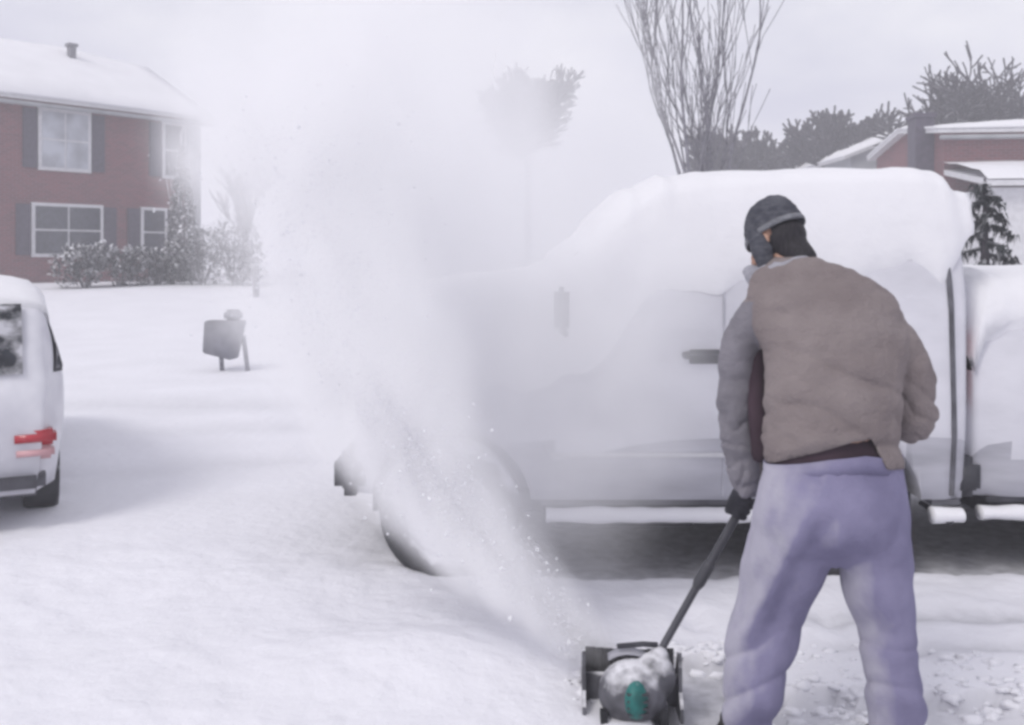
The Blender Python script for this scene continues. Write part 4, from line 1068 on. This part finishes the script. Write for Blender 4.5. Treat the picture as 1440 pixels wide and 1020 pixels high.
b = bmesh.new(); add_tube(b, [ml(-.05, -.03, .262), ml(.04, -.02, .268), ml(.09, -.01, .262)], .010, 8); obj('carry_bar', b, M['darkplastic'], ms)
for s in (-1, 1):
    b = bmesh.new(); add_tube(b, [ml(s*.10-.012, -.13, .045), ml(s*.10+.012, -.13, .045)], .043, 20); obj('wheel', b, M['rubber'], ms)
b = bmesh.new(); add_tube(b, [SHAFT_A-sdv*.02, SHAFT_A+sdv*.30], .0135, 12); sh = obj('shaft', b, M['steel'], ms)
b = bmesh.new(); add_tube(b, [SHAFT_A+sdv*.27, SHAFT_A+sdv*.29, SHAFT_A+sdv*.36, SHAFT_A+sdv*.38], [.015, .021, .021, .015], 12); obj('shaft_coupling', b, M['grip'], sh)
b = bmesh.new(); P_ = spline([SHAFT_A+sdv*.30, HAND_L, SHAFT_B+Vector((0, .02, 0)), Vector((.955, 3.40, 1.035)), HAND_R-gripdir*.03], 5)
add_tube(b, P_, .0150, 12); obj('upper_shaft', b, M['grip'], sh)
b = bmesh.new(); add_tube(b, [HAND_R-gripdir*.07, HAND_R+gripdir*.07], .0152, 12); obj('handle_grip', b, M['rubber'], ms)

# ================================================================== flying snow
def vol_mat(name, build, col=(.985, .985, .992), aniso=.0):
    m = bpy.data.materials.new(name); m.use_nodes = True; t = m.node_tree; N = t.nodes; L = t.links; N.clear()
    o = N.new('ShaderNodeOutputMaterial'); v = N.new('ShaderNodeVolumePrincipled'); v.inputs['Color'].default_value = (*col, 1); v.inputs['Anisotropy'].default_value = aniso
    L.new(v.outputs[0], o.inputs['Volume']); s = build(N, L)
    if s is None: pass
    elif isinstance(s, float): v.inputs['Density'].default_value = s
    else: L.new(s, v.inputs['Density'])
    return m
def math_(N, L, op, a, b=None, c=None):
    n = N.new('ShaderNodeMath'); n.operation = op
    for i, q in enumerate((a, b, c)):
        if q is None: continue
        if isinstance(q, (int, float)): n.inputs[i].default_value = q
        else: L.new(q, n.inputs[i])
    return n.outputs[0]
# jet: cone along its own local Z, from the machine up and to the left
JA = Vector((.38, 3.62, .10)); JB = Vector((-.86, 4.20, 2.85)); JL = (JB-JA).length
JQ = (JB-JA).to_track_quat('Z', 'Y')
JBEND = JQ.inverted() @ Vector((-.90, 0, -.43)); JAMP = .40          # the stream leaves low to the left, then sweeps upward
def jbend(t): return JAMP*4*t*(1-t)
def jet(N, L):
    tc = N.new('ShaderNodeTexCoord'); nz0 = N.new('ShaderNodeTexNoise'); nz0.inputs['Scale'].default_value = 1.6; nz0.inputs['Detail'].default_value = 2
    L.new(tc.outputs['Object'], nz0.inputs['Vector'])
    sp0 = N.new('ShaderNodeSeparateXYZ'); L.new(tc.outputs['Object'], sp0.inputs[0])
    sc = N.new('ShaderNodeSeparateColor'); L.new(nz0.outputs['Color'], sc.inputs[0])
    t = math_(N, L, 'DIVIDE', sp0.outputs[2], JL)
    wob = math_(N, L, 'MULTIPLY', t, 1.0)
    bd = math_(N, L, 'MULTIPLY', math_(N, L, 'MULTIPLY', t, 4*JAMP), math_(N, L, 'SUBTRACT', 1.0, t))
    sx = math_(N, L, 'SUBTRACT', sp0.outputs[0], math_(N, L, 'MULTIPLY', bd, JBEND.x)); sy = math_(N, L, 'SUBTRACT', sp0.outputs[1], math_(N, L, 'MULTIPLY', bd, JBEND.y))
    x = math_(N, L, 'ADD', sx, math_(N, L, 'MULTIPLY', math_(N, L, 'SUBTRACT', sc.outputs[0], .5), wob))
    y = math_(N, L, 'ADD', sy, math_(N, L, 'MULTIPLY', math_(N, L, 'SUBTRACT', sc.outputs[1], .5), wob))
    d = math_(N, L, 'SQRT', math_(N, L, 'ADD', math_(N, L, 'MULTIPLY', x, x), math_(N, L, 'MULTIPLY', y, y)))
    r = math_(N, L, 'MULTIPLY_ADD', t, .80, .12)
    q = math_(N, L, 'DIVIDE', d, r)
    mr = N.new('ShaderNodeMapRange'); mr.interpolation_type = 'SMOOTHSTEP'; mr.inputs[1].default_value = .95; mr.inputs[2].default_value = .15; L.new(q, mr.inputs[0])
    nz = N.new('ShaderNodeTexNoise'); nz.inputs['Scale'].default_value = 3.6; nz.inputs['Detail'].default_value = 5; nz.inputs['Distortion'].default_value = .9
    mp = N.new('ShaderNodeMapping'); mp.inputs['Scale'].default_value = (1, 1, .45); L.new(tc.outputs['Object'], mp.inputs[0]); L.new(mp.outputs[0], nz.inputs['Vector'])
    m2 = N.new('ShaderNodeMapRange'); m2.inputs[1].default_value = .40; m2.inputs[2].default_value = .66; L.new(nz.outputs[0], m2.inputs[0]); m2.inputs[3].default_value = .07; m2.inputs[4].default_value = 1.7
    den = math_(N, L, 'DIVIDE', 6.5, math_(N, L, 'MULTIPLY_ADD', t, 1.1, .16))
    end = N.new('ShaderNodeMapRange'); end.interpolation_type = 'SMOOTHSTEP'; end.inputs[1].default_value = 1.0; end.inputs[2].default_value = .75; L.new(t, end.inputs[0])
    return math_(N, L, 'MULTIPLY', math_(N, L, 'MULTIPLY', mr.outputs[0], m2.outputs[0]), math_(N, L, 'MULTIPLY', den, end.outputs[0]))
b = bmesh.new(); rr = []
for k in range(17): t_ = k/16; rr.append((Vector((JBEND.x*jbend(t_), JBEND.y*jbend(t_), t_*JL)), .17+.86*t_, .17+.86*t_))
add_rings(b, rr, 28); bmesh.ops.recalc_face_normals(b, faces=b.faces)
pl = obj('snow_plume', b, vol_mat('thrown_snow_jet', jet)); pl.location = JA; pl.rotation_euler = (JB-JA).to_track_quat('Z', 'Y').to_euler()
tag(pl, 'white plume of snow thrown up and left by the snow thrower', 'snow', kind='stuff')
# drifting powder behind
CCn = Vector((-.55, 8.4, 2.0)); CS = Vector((2.35, 2.9, 2.9))
def cloud(N, L, dn=1.5):
    tc = N.new('ShaderNodeTexCoord'); ln = N.new('ShaderNodeVectorMath'); ln.operation = 'LENGTH'
    nz0 = N.new('ShaderNodeTexNoise'); nz0.inputs['Scale'].default_value = .9; L.new(tc.outputs['Object'], nz0.inputs['Vector'])
    L.new(tc.outputs['Object'], ln.inputs[0]); q = math_(N, L, 'ADD', ln.outputs['Value'], math_(N, L, 'MULTIPLY', math_(N, L, 'SUBTRACT', nz0.outputs[0], .5), 1.2))
    mr = N.new('ShaderNodeMapRange'); mr.interpolation_type = 'SMOOTHSTEP'; mr.inputs[1].default_value = .95; mr.inputs[2].default_value = .3; L.new(q, mr.inputs[0])
    nz = N.new('ShaderNodeTexNoise'); nz.inputs['Scale'].default_value = 3.2; nz.inputs['Detail'].default_value = 3; L.new(tc.outputs['Object'], nz.inputs['Vector'])
    m2 = N.new('ShaderNodeMapRange'); m2.inputs[1].default_value = .35; m2.inputs[2].default_value = .65; m2.inputs[3].default_value = .25; m2.inputs[4].default_value = 1; L.new(nz.outputs[0], m2.inputs[0])
    return math_(N, L, 'MULTIPLY', math_(N, L, 'MULTIPLY', mr.outputs[0], m2.outputs[0]), dn)
b = bmesh.new(); bmesh.ops.create_icosphere(b, subdivisions=3, radius=1)
dc = obj('powder_cloud', b, vol_mat('drifting_powder', cloud)); dc.location = CCn; dc.scale = CS
tag(dc, 'pale cloud of powder snow drifting behind the thrown plume', 'snow', kind='stuff')
nd = bpy.data.objects.new('powder_cloud', dc.data.copy()); COL.objects.link(nd); nd.location = (.02, 4.38, 1.15); nd.scale = (1.1, .42, 1.3)
nd.data.materials[0] = vol_mat('near_powder', lambda N, L: cloud(N, L, 6.5))
tag(nd, 'low veil of powder snow in front of the front wheel of the van', 'snow', kind='stuff')
# lumps and grains flying in the jet
bm = bmesh.new(); rnd = random.Random(11); dz = (JB-JA).normalized(); u, v = frame_of(dz)
for i in range(8000):
    t_ = rnd.random()**1.5*.8; rad = (.05+.75*t_)*abs(rnd.gauss(0, .42)); a = rnd.uniform(0, 6.283)
    p_ = JA+dz*JL*t_+(JQ @ Vector((JBEND.x, JBEND.y, 0)))*jbend(t_)+(u*math.cos(a)+v*math.sin(a))*rad; r = rnd.choice((.0025, .003, .004, .005, .0065))*(1.25-.6*t_)*(1.6 if rnd.random() < .06 else 1)
    s = Vector((rnd.uniform(-1, 1), rnd.uniform(-1, 1), rnd.uniform(-1, 1))).normalized(); e1, e2 = frame_of(s)
    vs = [bm.verts.new(p_+q*r*rnd.uniform(.7, 1.3)) for q in (s, e1, e2, -s, -e1, -e2)]
    for f in ((0, 1, 2), (0, 2, 4), (0, 4, 5), (0, 5, 1), (3, 2, 1), (3, 4, 2), (3, 5, 4), (3, 1, 5)): bm.faces.new([vs[k] for k in f])
tag(obj('flying_snow_grains', bm, M['roofsnow'], smooth=False), 'grains and lumps of snow flying inside the plume', 'snow', kind='stuff')

# ================================================================== air
b = bmesh.new(); bmesh.ops.create_cube(b, size=1)
hz = obj('haze', b, vol_mat('falling_snow_haze', lambda N, L: .0072, col=(.95, .95, .98), aniso=.1), smooth=False)
hz.location = (0, 690, 7.5); hz.scale = (1880, 1700, 19)
tag(hz, kind='stuff')
